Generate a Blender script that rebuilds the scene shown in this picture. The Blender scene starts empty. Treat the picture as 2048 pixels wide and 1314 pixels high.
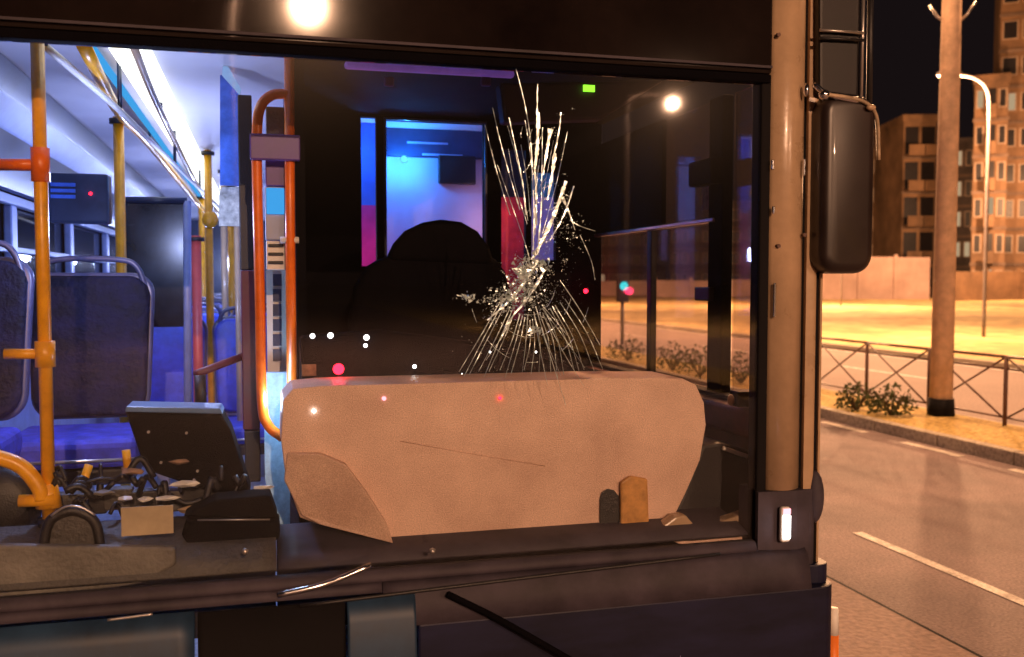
import bpy, bmesh, math, random
from mathutils import Vector, Matrix
random.seed(11)
S = bpy.context.scene
COL = S.collection

# ------------------------------------------------------------------ camera, sky, light
FPX = 1896.0
YAW = math.atan(501/FPX); PIT = math.atan(96/FPX); EYE = 1.65
cam_d = bpy.data.cameras.new('camera'); cam = bpy.data.objects.new('camera', cam_d); COL.objects.link(cam)
cam.location = (0, 0, EYE)
cam.rotation_euler = (math.pi/2 - PIT, 0, -YAW)
cam_d.sensor_width = 36; cam_d.lens = 36*FPX/2048
cam_d.clip_start = .05; cam_d.clip_end = 2000
cam_d.dof.use_dof = True; cam_d.dof.focus_distance = 3.0; cam_d.dof.aperture_fstop = 3.2
S.camera = cam
W = bpy.data.worlds.new('World'); S.world = W; W.use_nodes = True
wn = W.node_tree.nodes; wl = W.node_tree.links
bg = wn['Background']
sky = wn.new('ShaderNodeTexSky'); sky.sky_type = 'NISHITA'; sky.sun_disc = False
sky.sun_elevation = math.radians(-6); sky.sun_rotation = math.radians(200)
wl.new(sky.outputs[0], bg.inputs[0]); bg.inputs[1].default_value = .05
bg2 = wn.new('ShaderNodeBackground'); bg2.inputs[0].default_value = (.0075, .0048, .0052, 1); bg2.inputs[1].default_value = 1.0
ad = wn.new('ShaderNodeAddShader'); wl.new(bg.outputs[0], ad.inputs[0]); wl.new(bg2.outputs[0], ad.inputs[1])
wl.new(ad.outputs[0], wn['World Output'].inputs[0])
S.view_settings.view_transform = 'Standard'; S.view_settings.look = 'None'
S.view_settings.gamma = 1; S.view_settings.exposure = 0; S.view_settings.use_curve_mapping = False
S.cycles.use_denoising = True
S.cycles.max_bounces = 8; S.cycles.transparent_max_bounces = 16
S.cycles.sample_clamp_indirect = 6
S.cycles.caustics_reflective = False; S.cycles.caustics_refractive = False

# pixel of the photograph -> real point on a known plane of the place
def ray(px, py):
    x = (px-1024)/FPX; z = (657-py)/FPX; y = 1
    c, s = math.cos(PIT), math.sin(PIT); y, z = y*c+z*s, -y*s+z*c
    c, s = math.cos(YAW), math.sin(YAW)
    return (x*c+y*s, -x*s+y*c, z)
def PY(px, py, Y):
    r = ray(px, py); t = Y/r[1]; return Vector((r[0]*t, Y, EYE+r[2]*t))
def PX(px, py, X):
    r = ray(px, py); t = X/r[0]; return Vector((X, r[1]*t, EYE+r[2]*t))
def PZ(px, py, Z):
    r = ray(px, py); t = (Z-EYE)/r[2]; return Vector((r[0]*t, r[1]*t, Z))

# ------------------------------------------------------------------ materials
def mat(name, col, rough=.5, metal=0, var=.15, scale=8, bump=0, bscale=60, emit=None, estr=0, spec=.5, coat=0, streak=None):
    m = bpy.data.materials.new(name); m.use_nodes = True
    n = m.node_tree.nodes; l = m.node_tree.links; p = n['Principled BSDF']
    tc = n.new('ShaderNodeTexCoord'); mp = n.new('ShaderNodeMapping'); l.new(tc.outputs['Object'], mp.inputs[0])
    if streak: mp.inputs['Scale'].default_value = streak
    nz = n.new('ShaderNodeTexNoise'); nz.inputs['Scale'].default_value = scale; nz.inputs['Detail'].default_value = 6
    nz.inputs['Roughness'].default_value = .65
    l.new(mp.outputs[0], nz.inputs[0])
    r = n.new('ShaderNodeValToRGB')
    a = [max(0, c*(1-var*1.6)) for c in col]; b = [min(1, c*(1+var*1.4)) for c in col]
    r.color_ramp.elements[0].position = .32; r.color_ramp.elements[0].color = (*a, 1)
    r.color_ramp.elements[1].position = .68; r.color_ramp.elements[1].color = (*b, 1)
    l.new(nz.outputs['Fac'], r.inputs[0]); l.new(r.outputs[0], p.inputs['Base Color'])
    mr = n.new('ShaderNodeMapRange'); mr.inputs[3].default_value = max(.02, rough*.8); mr.inputs[4].default_value = min(1, rough*1.25)
    l.new(nz.outputs['Fac'], mr.inputs[0]); l.new(mr.outputs[0], p.inputs['Roughness'])
    p.inputs['Metallic'].default_value = metal; p.inputs['Specular IOR Level'].default_value = spec
    p.inputs['Coat Weight'].default_value = coat
    if bump:
        n2 = n.new('ShaderNodeTexNoise'); n2.inputs['Scale'].default_value = bscale; n2.inputs['Detail'].default_value = 5
        l.new(tc.outputs['Object'], n2.inputs[0])
        bp = n.new('ShaderNodeBump'); bp.inputs['Strength'].default_value = bump; bp.inputs['Distance'].default_value = .02
        l.new(n2.outputs['Fac'], bp.inputs['Height']); l.new(bp.outputs[0], p.inputs['Normal'])
    if emit:
        p.inputs['Emission Color'].default_value = (*emit, 1); p.inputs['Emission Strength'].default_value = estr
    return m

def glass(name, tint=(1, 1, 1), dust=.02, dustcol=(.5, .45, .4), haze=.012, refl=1.0, dscale=3, grad=None):
    """thin pane: clear transmission, sharp mirror reflection, a soft reflection from the dirt, a film of dust"""
    m = bpy.data.materials.new(name); m.use_nodes = True
    n = m.node_tree.nodes; l = m.node_tree.links; n.remove(n['Principled BSDF']); out = n['Material Output']
    tr = n.new('ShaderNodeBsdfTransparent'); tr.inputs[0].default_value = (*tint, 1)
    g1 = n.new('ShaderNodeBsdfGlossy'); g1.inputs['Roughness'].default_value = .022
    g2 = n.new('ShaderNodeBsdfGlossy'); g2.inputs['Roughness'].default_value = .22; g2.inputs[0].default_value = (1, .9, .8, 1)
    df = n.new('ShaderNodeBsdfDiffuse'); df.inputs[0].default_value = (*dustcol, 1)
    fr = n.new('ShaderNodeFresnel'); fr.inputs[0].default_value = 1.5
    mm = n.new('ShaderNodeMath'); mm.operation = 'MULTIPLY'; mm.inputs[1].default_value = refl; l.new(fr.outputs[0], mm.inputs[0])
    m1 = n.new('ShaderNodeMixShader'); l.new(mm.outputs[0], m1.inputs[0]); l.new(tr.outputs[0], m1.inputs[1]); l.new(g1.outputs[0], m1.inputs[2])
    m2 = n.new('ShaderNodeMixShader'); m2.inputs[0].default_value = haze; l.new(m1.outputs[0], m2.inputs[1]); l.new(g2.outputs[0], m2.inputs[2])
    tc = n.new('ShaderNodeTexCoord'); nz = n.new('ShaderNodeTexNoise'); nz.inputs['Scale'].default_value = dscale; nz.inputs['Detail'].default_value = 8
    l.new(tc.outputs['Object'], nz.inputs[0])
    mr = n.new('ShaderNodeMapRange'); mr.inputs[1].default_value = .3; mr.inputs[2].default_value = .75
    mr.inputs[3].default_value = dust*.3; mr.inputs[4].default_value = dust*1.8; l.new(nz.outputs['Fac'], mr.inputs[0])
    m3 = n.new('ShaderNodeMixShader'); l.new(mr.outputs[0], m3.inputs[0]); l.new(m2.outputs[0], m3.inputs[1]); l.new(df.outputs[0], m3.inputs[2])
    l.new(m3.outputs[0], out.inputs[0])
    return m

def emis(name, col, s):
    m = bpy.data.materials.new(name); m.use_nodes = True
    n = m.node_tree.nodes; n.remove(n['Principled BSDF']); e = n.new('ShaderNodeEmission')
    e.inputs[0].default_value = (*col, 1); e.inputs[1].default_value = s
    m.node_tree.links.new(e.outputs[0], n['Material Output'].inputs[0]); return m

def speckle(name, col, col2, rough=.85, scale=40, patch=.6, bump=.3, dark=.6):
    """ground: big patches, fine grain, scattered stains"""
    m = bpy.data.materials.new(name); m.use_nodes = True
    n = m.node_tree.nodes; l = m.node_tree.links; p = n['Principled BSDF']
    tc = n.new('ShaderNodeTexCoord')
    a = n.new('ShaderNodeTexNoise'); a.inputs['Scale'].default_value = patch; a.inputs['Detail'].default_value = 8; a.inputs['Roughness'].default_value = .6
    b = n.new('ShaderNodeTexNoise'); b.inputs['Scale'].default_value = scale; b.inputs['Detail'].default_value = 4
    l.new(tc.outputs['Object'], a.inputs[0]); l.new(tc.outputs['Object'], b.inputs[0])
    r = n.new('ShaderNodeValToRGB'); r.color_ramp.elements[0].position = .35; r.color_ramp.elements[1].position = .65
    r.color_ramp.elements[0].color = (*col, 1); r.color_ramp.elements[1].color = (*col2, 1); l.new(a.outputs['Fac'], r.inputs[0])
    mr = n.new('ShaderNodeMapRange'); mr.inputs[1].default_value = .3; mr.inputs[2].default_value = .7; mr.inputs[3].default_value = dark; mr.inputs[4].default_value = 1.35
    l.new(b.outputs['Fac'], mr.inputs[0])
    mx = n.new('ShaderNodeVectorMath'); mx.operation = 'SCALE'; l.new(r.outputs[0], mx.inputs[0]); l.new(mr.outputs[0], mx.inputs['Scale'])
    l.new(mx.outputs[0], p.inputs['Base Color']); p.inputs['Roughness'].default_value = rough
    bp = n.new('ShaderNodeBump'); bp.inputs['Strength'].default_value = bump; bp.inputs['Distance'].default_value = .02
    l.new(b.outputs['Fac'], bp.inputs['Height']); l.new(bp.outputs[0], p.inputs['Normal'])
    return m

M = dict(
 black=mat('black_plastic', (.012, .011, .013), .45, bump=.15, bscale=200),
 soot=mat('black_fabric', (.0035, .003, .0045), .95, bump=.4, bscale=300, spec=.06),
 cabblack=mat('cab_black_lining', (.003, .0027, .0042), .8, var=.4, scale=5, spec=.08),
 header=mat('black_header_glass', (.012, .008, .007), .045, var=.3, scale=2, spec=.5),
 rubber=mat('black_rubber', (.008, .007, .008), .8, spec=.15),
 paint=mat('cream_silver_paint', (.46, .32, .20), .28, var=.12, scale=6, bump=.05, bscale=30, coat=.3),
 paintedge=mat('scuffed_paint', (.4, .3, .2), .4, var=.3, scale=20),
 navy=mat('navy_paint', (.007, .008, .030), .5, var=.35, scale=3, spec=.3, streak=(1, 1, 4)),
 slate=mat('slate_blue_paint', (.014, .04, .085), .5, var=.3, scale=5),
 brownpaint=mat('dusty_brown_grey_paint', (.048, .040, .056), .65, var=.35, scale=4, bump=.04, bscale=25, spec=.3),
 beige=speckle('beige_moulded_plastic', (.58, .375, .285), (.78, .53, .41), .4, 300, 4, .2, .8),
 beigeshade=speckle('shaded_beige_plastic', (.46, .29, .215), (.60, .40, .30), .45, 300, 6, .2, .8),  # binnacle plastic with the shadow mixed into its colour
 orangeplastic=mat('orange_brown_plastic', (.55, .27, .07), .5, var=.25, scale=20),
 dash=mat('dash_grey_plastic', (.075, .07, .068), .55, var=.35, scale=6, bump=.3, bscale=90),
 dashlight=mat('dusty_grey_plastic', (.17, .16, .145), .6, var=.3, scale=5, bump=.3, bscale=90),
 yellow=mat('yellow_enamel', (.9, .40, .012), .35, var=.12, scale=20, coat=.3),
 orange=mat('orange_enamel', (.95, .17, .01), .35, var=.15, scale=20, coat=.3),
 redpole=mat('red_enamel', (.6, .09, .08), .4),
 maroon=mat('maroon_panel', (.09, .012, .022), .5),
 ceil=mat('lavender_white_ceiling', (.66, .66, .74), .5, var=.05, scale=3),
 cove=mat('blue_grey_cove', (.33, .40, .62), .45, var=.1, scale=4),
 covedark=mat('dark_cove_panel', (.03, .045, .1), .3, var=.3, scale=4),
 wallblue=mat('light_blue_laminate', (.28, .36, .7), .4, var=.12),
 seat=mat('navy_seat_fabric', (.008, .008, .032), .75, var=.5, scale=9, bump=.4, bscale=60, spec=.3),
 seatshell=mat('grey_blue_shell', (.07, .075, .16), .35, var=.2),
 seatcush=mat('royal_blue_cushion', (.05, .06, .55), .7, var=.3, scale=14),
 blueseat=mat('bright_blue_seat', (.03, .07, .55), .5, var=.25, scale=10),
 chrome=mat('chrome', (.75, .75, .78), .18, metal=1, var=.05),
 silver=mat('brushed_silver', (.55, .52, .5), .3, metal=.8, var=.1),
 white=mat('white_plastic', (.8, .78, .74), .5, var=.06),
 paper=mat('cream_paper', (.48, .38, .25), .9, var=.12, scale=12),
 crumb=mat('tan_card', (.3, .18, .11), .9, var=.4, scale=16),
 brown=mat('rust_brown_sill', (.16, .055, .035), .6, var=.3),
 purple=mat('purple_plastic', (.12, .06, .3), .45),
 purpleglow=mat('violet_glow', (.45, .28, .8), .4, emit=(.25, .1, .6), estr=.25),  # faint glow painted into a plain plastic rail
 floor=mat('bus_floor', (.35, .45, .62), .5, var=.2, scale=30),
 board=mat('lavender_board', (.62, .58, .78), .55, var=.06, scale=4),
 redpanel=mat('red_panel', (.75, .04, .05), .5, var=.25, scale=9),
 glassw=glass('windshield_glass', (.95, .96, .96), dust=.0010, haze=.0008, refl=.75),
 glasss=glass('dusty_side_glass', (.92, .86, .86), dust=.10, dustcol=(.55, .42, .40), haze=.006, refl=.2, dscale=2),
 glassq=glass('dusty_quarter_glass', (.9, .82, .8), dust=.11, dustcol=(.5, .42, .42), haze=.006, refl=.3, dscale=2),
 glassd=glass('dark_side_glass', (.12, .13, .2), dust=.03, dustcol=(.2, .2, .35), haze=.01),
 glassc=glass('cab_glass', (.9, .92, 1), dust=.02, haze=.004, refl=.5),
 shard=mat('ground_glass', (.74, .93, 1.0), .3, metal=.7, var=.05, spec=1),
 asphalt=speckle('asphalt', (.115, .085, .088), (.22, .16, .16), .8, 60, .9, .5, .65),
 road2=speckle('far_asphalt', (.19, .135, .12), (.25, .18, .16), .85, 30, .3, .3, .8),
 line=speckle('road_paint', (.34, .30, .27), (.72, .66, .6), .7, 60, 6, .2, .6),
 kerb=speckle('kerb_concrete', (.3, .25, .2), (.42, .36, .28), .85, 30, 1, .4, .7),
 median=speckle('dry_yellow_verge', (.36, .24, .07), (.56, .40, .14), .95, 25, 1.2, .8, .55),
 sand=speckle('sandy_ground', (.30, .20, .07), (.56, .42, .18), .95, 1.6, .25, .6, .6),
 pole=mat('concrete_pole', (.62, .42, .28), .8, var=.14, scale=8, bump=.25, bscale=30),
 lamppost=mat('galvanised_post', (.13, .11, .11), .5, var=.15),
 fence=mat('brown_fence_steel', (.10, .045, .03), .5, var=.2),
 concrete=mat('orange_render', (.17, .10, .055), .85, var=.3, scale=.35, bump=.2, bscale=3),
 concrete2=mat('tan_render', (.14, .095, .07), .85, var=.3, scale=.5, bump=.2, bscale=3),
 concrete3=mat('grey_render', (.07, .055, .05), .85, var=.3, scale=.5),
 lowwall=mat('pale_pink_wall', (.34, .24, .21), .85, var=.22, scale=.25),
 winframe=mat('window_frame', (.3, .22, .16), .6),
 pane=mat('dark_pane', (.012, .010, .012), .4, var=.3, spec=.3),
 leaf=mat('leaf_green', (.07, .085, .02), .7, var=.45, scale=9),
 stem=mat('stem', (.1, .06, .03), .8),
 tripaint=mat('orange_reflector', (.9, .22, .03), .4),
)
M['whitelamp'] = emis('white_lamp', (1, .95, .92), 12)
M['striplamp'] = emis('strip_lamp', (.97, .97, .93), 3)
M['redlamp'] = emis('red_lamp', (1, .01, .03), 9)
M['pinklamp'] = emis('pink_lamp', (1, .35, .4), 2.5)
M['greenlamp'] = emis('green_lamp', (.25, .9, .03), 2.2)
M['tealamp'] = emis('teal_lamp', (.05, .8, .85), 2)
M['cyanlamp'] = emis('cyan_lamp', (.1, .5, 1), 3)
M['cyanscreen'] = emis('cyan_screen', (.06, .42, .95), 1.0)
M['sodium'] = emis('sodium_lamp', (1, .62, .25), 60)
M['litwin'] = emis('lit_window', (1, .72, .42), .45)

# ------------------------------------------------------------------ mesh helpers
def link(name, bm, m, parent=None, smooth=False, bevel=0, seg=2):
    me = bpy.data.meshes.new(name); bmesh.ops.recalc_face_normals(bm, faces=bm.faces[:]); bm.to_mesh(me); bm.free()
    me.materials.append(m if not isinstance(m, str) else M[m])
    if smooth:
        for p in me.polygons: p.use_smooth = True
    o = bpy.data.objects.new(name, me); COL.objects.link(o)
    if parent: o.parent = parent; o.matrix_parent_inverse = Matrix.Translation(-parent_loc(parent)) if False else Matrix.Identity(4)
    if bevel:
        b = o.modifiers.new('bevel', 'BEVEL'); b.width = bevel; b.segments = seg; b.limit_method = 'ANGLE'
    return o
def parent_loc(o): return o.location
def tag(o, label=None, cat=None, group=None, kind=None):
    if label: o['label'] = label
    if cat: o['category'] = cat
    if group: o['group'] = group
    if kind: o['kind'] = kind
    return o
def empty(name, loc=(0, 0, 0), rz=0, label=None, cat=None, group=None):
    o = bpy.data.objects.new(name, None); COL.objects.link(o); o.location = loc; o.rotation_euler = (0, 0, rz); o.empty_display_size = .1
    return tag(o, label, cat, group)
def local(parent, p):
    """world point into the frame of an unrotated or z-rotated top-level thing"""
    v = Vector(p)
    while parent is not None and parent.parent is not None: parent = parent.parent
    if parent is None: return v
    v = v - Vector(parent.location)
    return Matrix.Rotation(-parent.rotation_euler.z, 3, 'Z') @ v
def box(bm, a, b, mtx=None):
    x0, y0, z0 = a; x1, y1, z1 = b
    vs = [bm.verts.new(v) for v in ((x0, y0, z0), (x1, y0, z0), (x1, y1, z0), (x0, y1, z0), (x0, y0, z1), (x1, y0, z1), (x1, y1, z1), (x0, y1, z1))]
    for f in ((0, 3, 2, 1), (4, 5, 6, 7), (0, 1, 5, 4), (1, 2, 6, 5), (2, 3, 7, 6), (3, 0, 4, 7)): bm.faces.new([vs[i] for i in f])
    if mtx: bmesh.ops.transform(bm, matrix=mtx, verts=vs)
    return vs
def Box(name, a, b, m, parent=None, bevel=0, seg=2, rot=None, smooth=False):
    bm = bmesh.new(); a = Vector(a); b = Vector(b)
    lo = Vector([min(a[i], b[i]) for i in range(3)]); hi = Vector([max(a[i], b[i]) for i in range(3)])
    c = local(parent, (lo+hi)/2); h = (hi-lo)/2
    mt = Matrix.Translation(c) @ (rot if rot else Matrix.Identity(4))
    box(bm, -h, h, mt)
    return link(name, bm, m, parent, bevel=bevel, seg=seg, smooth=smooth)
def tube(bm, pts, r, n=10, caps=True):
    pts = [Vector(p) for p in pts]; rs = r if isinstance(r, (list, tuple)) else [r]*len(pts)
    rings = []; up = None
    for i, p in enumerate(pts):
        d = (pts[min(i+1, len(pts)-1)]-pts[max(i-1, 0)]).normalized()
        if up is None: up = Vector((0, 0, 1)) if abs(d.z) < .9 else Vector((1, 0, 0))
        a = d.cross(up).normalized(); b = a.cross(d).normalized(); up = b
        rings.append([bm.verts.new(p + (a*math.cos(t)+b*math.sin(t))*rs[i]) for t in [2*math.pi*k/n for k in range(n)]])
    for A, B in zip(rings, rings[1:]):
        for k in range(n): bm.faces.new((A[k], A[(k+1) % n], B[(k+1) % n], B[k]))
    if caps: bm.faces.new(rings[0][::-1]); bm.faces.new(rings[-1])
def Tube(name, pts, r, m, parent=None, n=12, smooth=True):
    bm = bmesh.new(); tube(bm, [local(parent, p) for p in pts], r, n); return link(name, bm, m, parent, smooth=smooth)
def smoothpath(pts, k=6):
    P = [Vector(p) for p in pts]; P = [2*P[0]-P[1]] + P + [2*P[-1]-P[-2]]; out = []
    for i in range(1, len(P)-2):
        for j in range(k):
            t = j/k; a, b, c, d = P[i-1:i+3]
            out.append(.5*((2*b)+(c-a)*t+(2*a-5*b+4*c-d)*t*t+(3*b-a-3*c+d)*t**3))
    out.append(P[-2]); return out
def Prism(name, pts, off, m, parent=None, bevel=0, seg=2, smooth=False):
    """polygon of world points pushed by the vector off"""
    bm = bmesh.new(); off = Vector(off)
    A = [bm.verts.new(local(parent, p)) for p in pts]; B = [bm.verts.new(local(parent, Vector(p)+off)) for p in pts]
    bm.faces.new(A); bm.faces.new(B[::-1])
    for i in range(len(A)): j = (i+1) % len(A); bm.faces.new((A[i], B[i], B[j], A[j]))
    return link(name, bm, m, parent, bevel=bevel, seg=seg, smooth=smooth)
def disc(name, c, r, th, m, parent=None, axis='Y', n=16):
    a = Vector({'X': (1, 0, 0), 'Y': (0, 1, 0), 'Z': (0, 0, 1)}[axis])*th/2; c = Vector(c)
    return Tube(name, [c-a, c+a], r, m, parent, n=n, smooth=False)
def ball(name, c, r, m, parent=None, sc=(1, 1, 1), sub=2):
    bm = bmesh.new(); bmesh.ops.create_icosphere(bm, subdivisions=sub, radius=r)
    bmesh.ops.scale(bm, vec=sc, verts=bm.verts[:]); bmesh.ops.translate(bm, vec=local(parent, c), verts=bm.verts[:])
    return link(name, bm, m, parent, smooth=True)
def lamp(name, loc, power, col, r=.05, parent=None):
    d = bpy.data.lights.new(name, 'POINT'); d.energy = power; d.color = col; d.shadow_soft_size = r
    o = bpy.data.objects.new(name, d); COL.objects.link(o); o.location = local(parent, loc)
    if parent: o.parent = parent
    return o
def copy_tree(o, parent=None):
    c = o.copy(); COL.objects.link(c); c.parent = parent
    for ch in [x for x in bpy.data.objects if x.parent == o]: copy_tree(ch, c)
    return c

# ------------------------------------------------------------------ ground, road, verge
def sheet(name, x0, x1, y0, y1, z, m, nx=1, ny=1, amp=0):
    bm = bmesh.new()
    vs = [[bm.verts.new((x0+(x1-x0)*i/nx, y0+(y1-y0)*j/ny, z+(random.uniform(-amp, amp) if 0 < i < nx and 0 < j < ny else 0))) for i in range(nx+1)] for j in range(ny+1)]
    for j in range(ny):
        for i in range(nx): bm.faces.new((vs[j][i], vs[j][i+1], vs[j+1][i+1], vs[j+1][i]))
    o = link(name, bm, m); o['kind'] = 'structure'; return o
sheet('ground', -600, 900, -400, 1100, -.02, 'sand')
sheet('road', -14, 6.49, -60, 400, 0, 'asphalt')
def kerbpiece(name, x0, x1, y0, y1, z0, z1, m):
    o = Box(name, (x0, y0, z0), (x1, y1, z1), m, bevel=.012); o['kind'] = 'structure'; return o
k0 = kerbpiece('kerb', 6.49, 6.62, -20, -19.02, -.01, .12, 'kerb')
for i in range(1, 70):
    if i < 22: continue
    k = Box('kerb_stone', (6.49, -20+i, -.01), (6.62, -19.015+i, .12+random.uniform(-.004, .004)), 'kerb', k0, bevel=.012)
sheet('verge', 6.62, 7.72, -20, 120, .112, 'median', 8, 200, .018)
kb = kerbpiece('kerb', 7.72, 7.84, -20, 120, -.01, .10, 'kerb')
sheet('far_road', 7.72, 13.4, -20, 400, .0, 'road2')
kb2 = kerbpiece('kerb', 13.4, 13.55, -20, 250, -.01, .11, 'kerb')
sheet('sandy_field', 13.55, 130, -20, 300, .03, 'sand', 60, 120, .07)
def marking(x0, x1, y0, y1, z=.004, nm='road_marking'):
    o = sheet(nm, x0, x1, y0, y1, z, 'line'); return o
marking(3.715, 3.79, 3.0, 5.35)
for k in range(4): marking(3.70, 3.80, 11.4+8*k, 14.4+8*k)
for y in range(0, 14): marking(6.27, 6.37, 7.45-1.42*0+1.44*(y-1), 8.27+1.44*(y-1))
marking(7.93, 8.09, 4, 10.1)
for y in range(0, 10): marking(7.93, 8.09, 11.9+3.4*y, 13.9+3.4*y)
for y in range(0, 6): marking(10.75, 10.87, 7+6*y, 10+6*y)
marking(13.1, 13.2, -10, 200)
for xs, xe, ya, yb in ((3.02, 3.04, 2.4, 60),):
    o = sheet('road_shadow_line', xs, xe, ya, yb, .003, 'rubber')  # dark strip painted for a shadow streak on the road
sheet('road_patch', 2.1, 3.02, 3.2, 5.6, .0025, 'road2')

# ------------------------------------------------------------------ fence of crossed braces along the verge
fence = empty('crossed_bar_fence', (7.5, 8.32, .112), label='low brown steel fence with crossed braces along the yellow verge', cat='fence')
def zf(y): return 0.112
FX = 7.60
f_y = [8.32-1.19*3+1.19*i for i in range(7)]
for i, y in enumerate(f_y):
    Tube('post', [(FX, y, .09), (FX, y, .86)], .022, 'fence', fence, n=8)
for i in range(len(f_y)-1):
    y0, y1 = f_y[i], f_y[i+1]
    Tube('rail', [(FX, y0, .845), (FX, y1, .845)], .017, 'fence', fence, n=8)
    Tube('rail', [(FX, y0, .72), (FX, y1, .72)], .013, 'fence', fence, n=8)
    Tube('brace', [(FX-.012, y0+.02, .20), (FX-.012, y1-.02, .84)], .011, 'fence', fence, n=6)
    Tube('brace', [(FX+.012, y0+.02, .84), (FX+.012, y1-.02, .20)], .011, 'fence', fence, n=6)
    Tube('rail', [(FX, y0, .2), (FX, y1, .2)], .011, 'fence', fence, n=6)

# shrubs: many small leaf faces on stems
def shrub(p, h, w, label, n=260):
    e = empty('shrub', p, label=label, cat='shrub', group='small shrubs growing along the verge')
    bm = bmesh.new()
    for k in range(n):
        a = random.uniform(0, 6.28); rr = w*math.sqrt(random.random()); z = h*(.12+.88*random.random())*(1-.55*(rr/w)**2)
        c = Vector((rr*math.cos(a), rr*math.sin(a), z)); d = Vector((random.gauss(0, 1), random.gauss(0, 1), random.gauss(.5, .7))).normalized()
        s = d.cross(Vector((random.random(), random.random(), random.random()))).normalized(); L = random.uniform(.04, .08); wd = L*.28
        bm.faces.new([bm.verts.new(v) for v in (c, c+d*L*.5+s*wd, c+d*L, c+d*L*.5-s*wd)])
    link('foliage', bm, 'leaf', e)['kind'] = 'stuff'
    bm = bmesh.new()
    for k in range(9):
        a = k*.7; tube(bm, [(0, 0, -.01), (w*.35*math.cos(a), w*.35*math.sin(a), h*.4), (w*.7*math.cos(a), w*.7*math.sin(a), h*.75)], [.012, .008, .003], 5)
    link('stem', bm, 'stem', e)
g = PZ(1713, 822, .11); shrub(g, .34, .24, 'spiky green shrub left of the tall concrete lamp pole, the farther of the pair')
g = PZ(1782, 832, .11); shrub(g, .36, .26, 'spiky green shrub nearest to the tall concrete lamp pole')
for px, py, lb in ((1255, 742, 'olive green shrub seen at the rear end of the driver side window'), (1345, 757, 'olive green shrub seen low in the middle of the driver side window'),
                   (1400, 767, 'broad olive shrub seen beside the thick bar of the driver side window'), (1482, 768, 'olive shrub seen through the narrow front quarter window')):
    g = PZ(px, py, .11); g.x = min(max(g.x, 6.8), 7.4); g = Vector((g.x, PX(px, py, g.x).y, .11)); shrub(g, .5, .42, lb, 320)

# ------------------------------------------------------------------ lamp poles
SOD = (1, .50, .24)
pole = empty('lamp_pole', (7.52, 9.2, .112), label='thick tapering concrete lamp pole standing on the yellow verge', cat='street lamp')
Tube('pole', [(7.52, 9.2, .09), (7.54, 9.2, 4.4), (7.56, 9.2, 8.8)], [.125, .105, .085], 'pole', pole, n=20)
Tube('base_collar', [(7.52, 9.2, .1), (7.52, 9.2, .30)], [.15, .14], 'rubber', pole, n=20)
zv = PY(1895, 40, 9.2).z
for s in (-1, 1):
    bd = Vector((math.cos(YAW+.3), -math.sin(YAW+.3), 0))*s; b0 = Vector((7.55, 9.2, zv))
    Tube('bracket', [b0+bd*.09, b0+bd*.15+Vector((0, 0, .05)), b0+bd*.24+Vector((0, 0, .19))], .016, 'silver', pole, n=8)
for s in (-1, 1):
    Tube('arm', smoothpath([(7.56, 9.2, 8.7), (7.56+.6*s, 9.2, 9.2), (7.56+1.5*s, 9.2, 9.35)], 5), .045, 'lamppost', pole, n=10)
    h = Box('lamp_head', (7.56+1.35*s, 9.05, 9.28), (7.56+2.1*s, 9.35, 9.42), 'lamppost', pole, bevel=.03)
    Box('lens', (7.56+1.45*s, 9.09, 9.262), (7.56+2.0*s, 9.31, 9.275), 'sodium', pole)
    lamp('lamp_light', (7.56+1.75*s, 9.2, 9.1), 2900, SOD, .12, pole)
def xat(px, Y): return PY(px, 560, Y).x
def thinpost(x, y, z, H, label, power=3500, side=-1, grp='slim curved lamp posts', r=.05):
    t = empty('lamp_post', (x, y, z), label=label, cat='street lamp', group=grp)
    Tube('post', smoothpath([(x, y, z), (x, y, z+H*.5), (x, y, z+H*.86), (x+.12*side, y, z+H*.96), (x+.6*side, y, z+H), (x+1.3*side, y, z+H*1.005)], 6), r, 'lamppost', t, n=10)
    Box('lamp_head', (x+1.0*side, y-.14, z+H-.02), (x+1.65*side, y+.14, z+H+.11), 'lamppost', t, bevel=.03)
    Box('lens', (x+1.05*side, y-.1, z+H-.04), (x+1.6*side, y+.1, z+H-.025), 'sodium', t)
    if power: lamp('lamp_light', (x+1.5*side, y, z+H-.25), power, SOD, .15, t)
    return t
tp = PZ(1967, 676, .03)
Ht = PY(1960, 155, tp.y).z
thinpost(tp.x, tp.y, .0, Ht, 'slim pale lamp post with a curved top standing on the sandy ground', 11000)
thinpost(35, 52, 0, 8, 'distant slim lamp post beyond the side window, out on the sandy field', 30000)
thinpost(20, 60, 0, 8, 'distant slim lamp post behind the front pillar of the bus', 22000)
thinpost(xat(2085, 60), 60, 0, 9, 'slim lamp post added out of view to light the field before the flats', 15000, r=.09)  # added out of view for its light
thinpost(9.5, 34, 0, 8, 'lamp post added far along the second roadway to light the sand', 15000)  # added to brighten the sand beyond the side window
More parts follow.
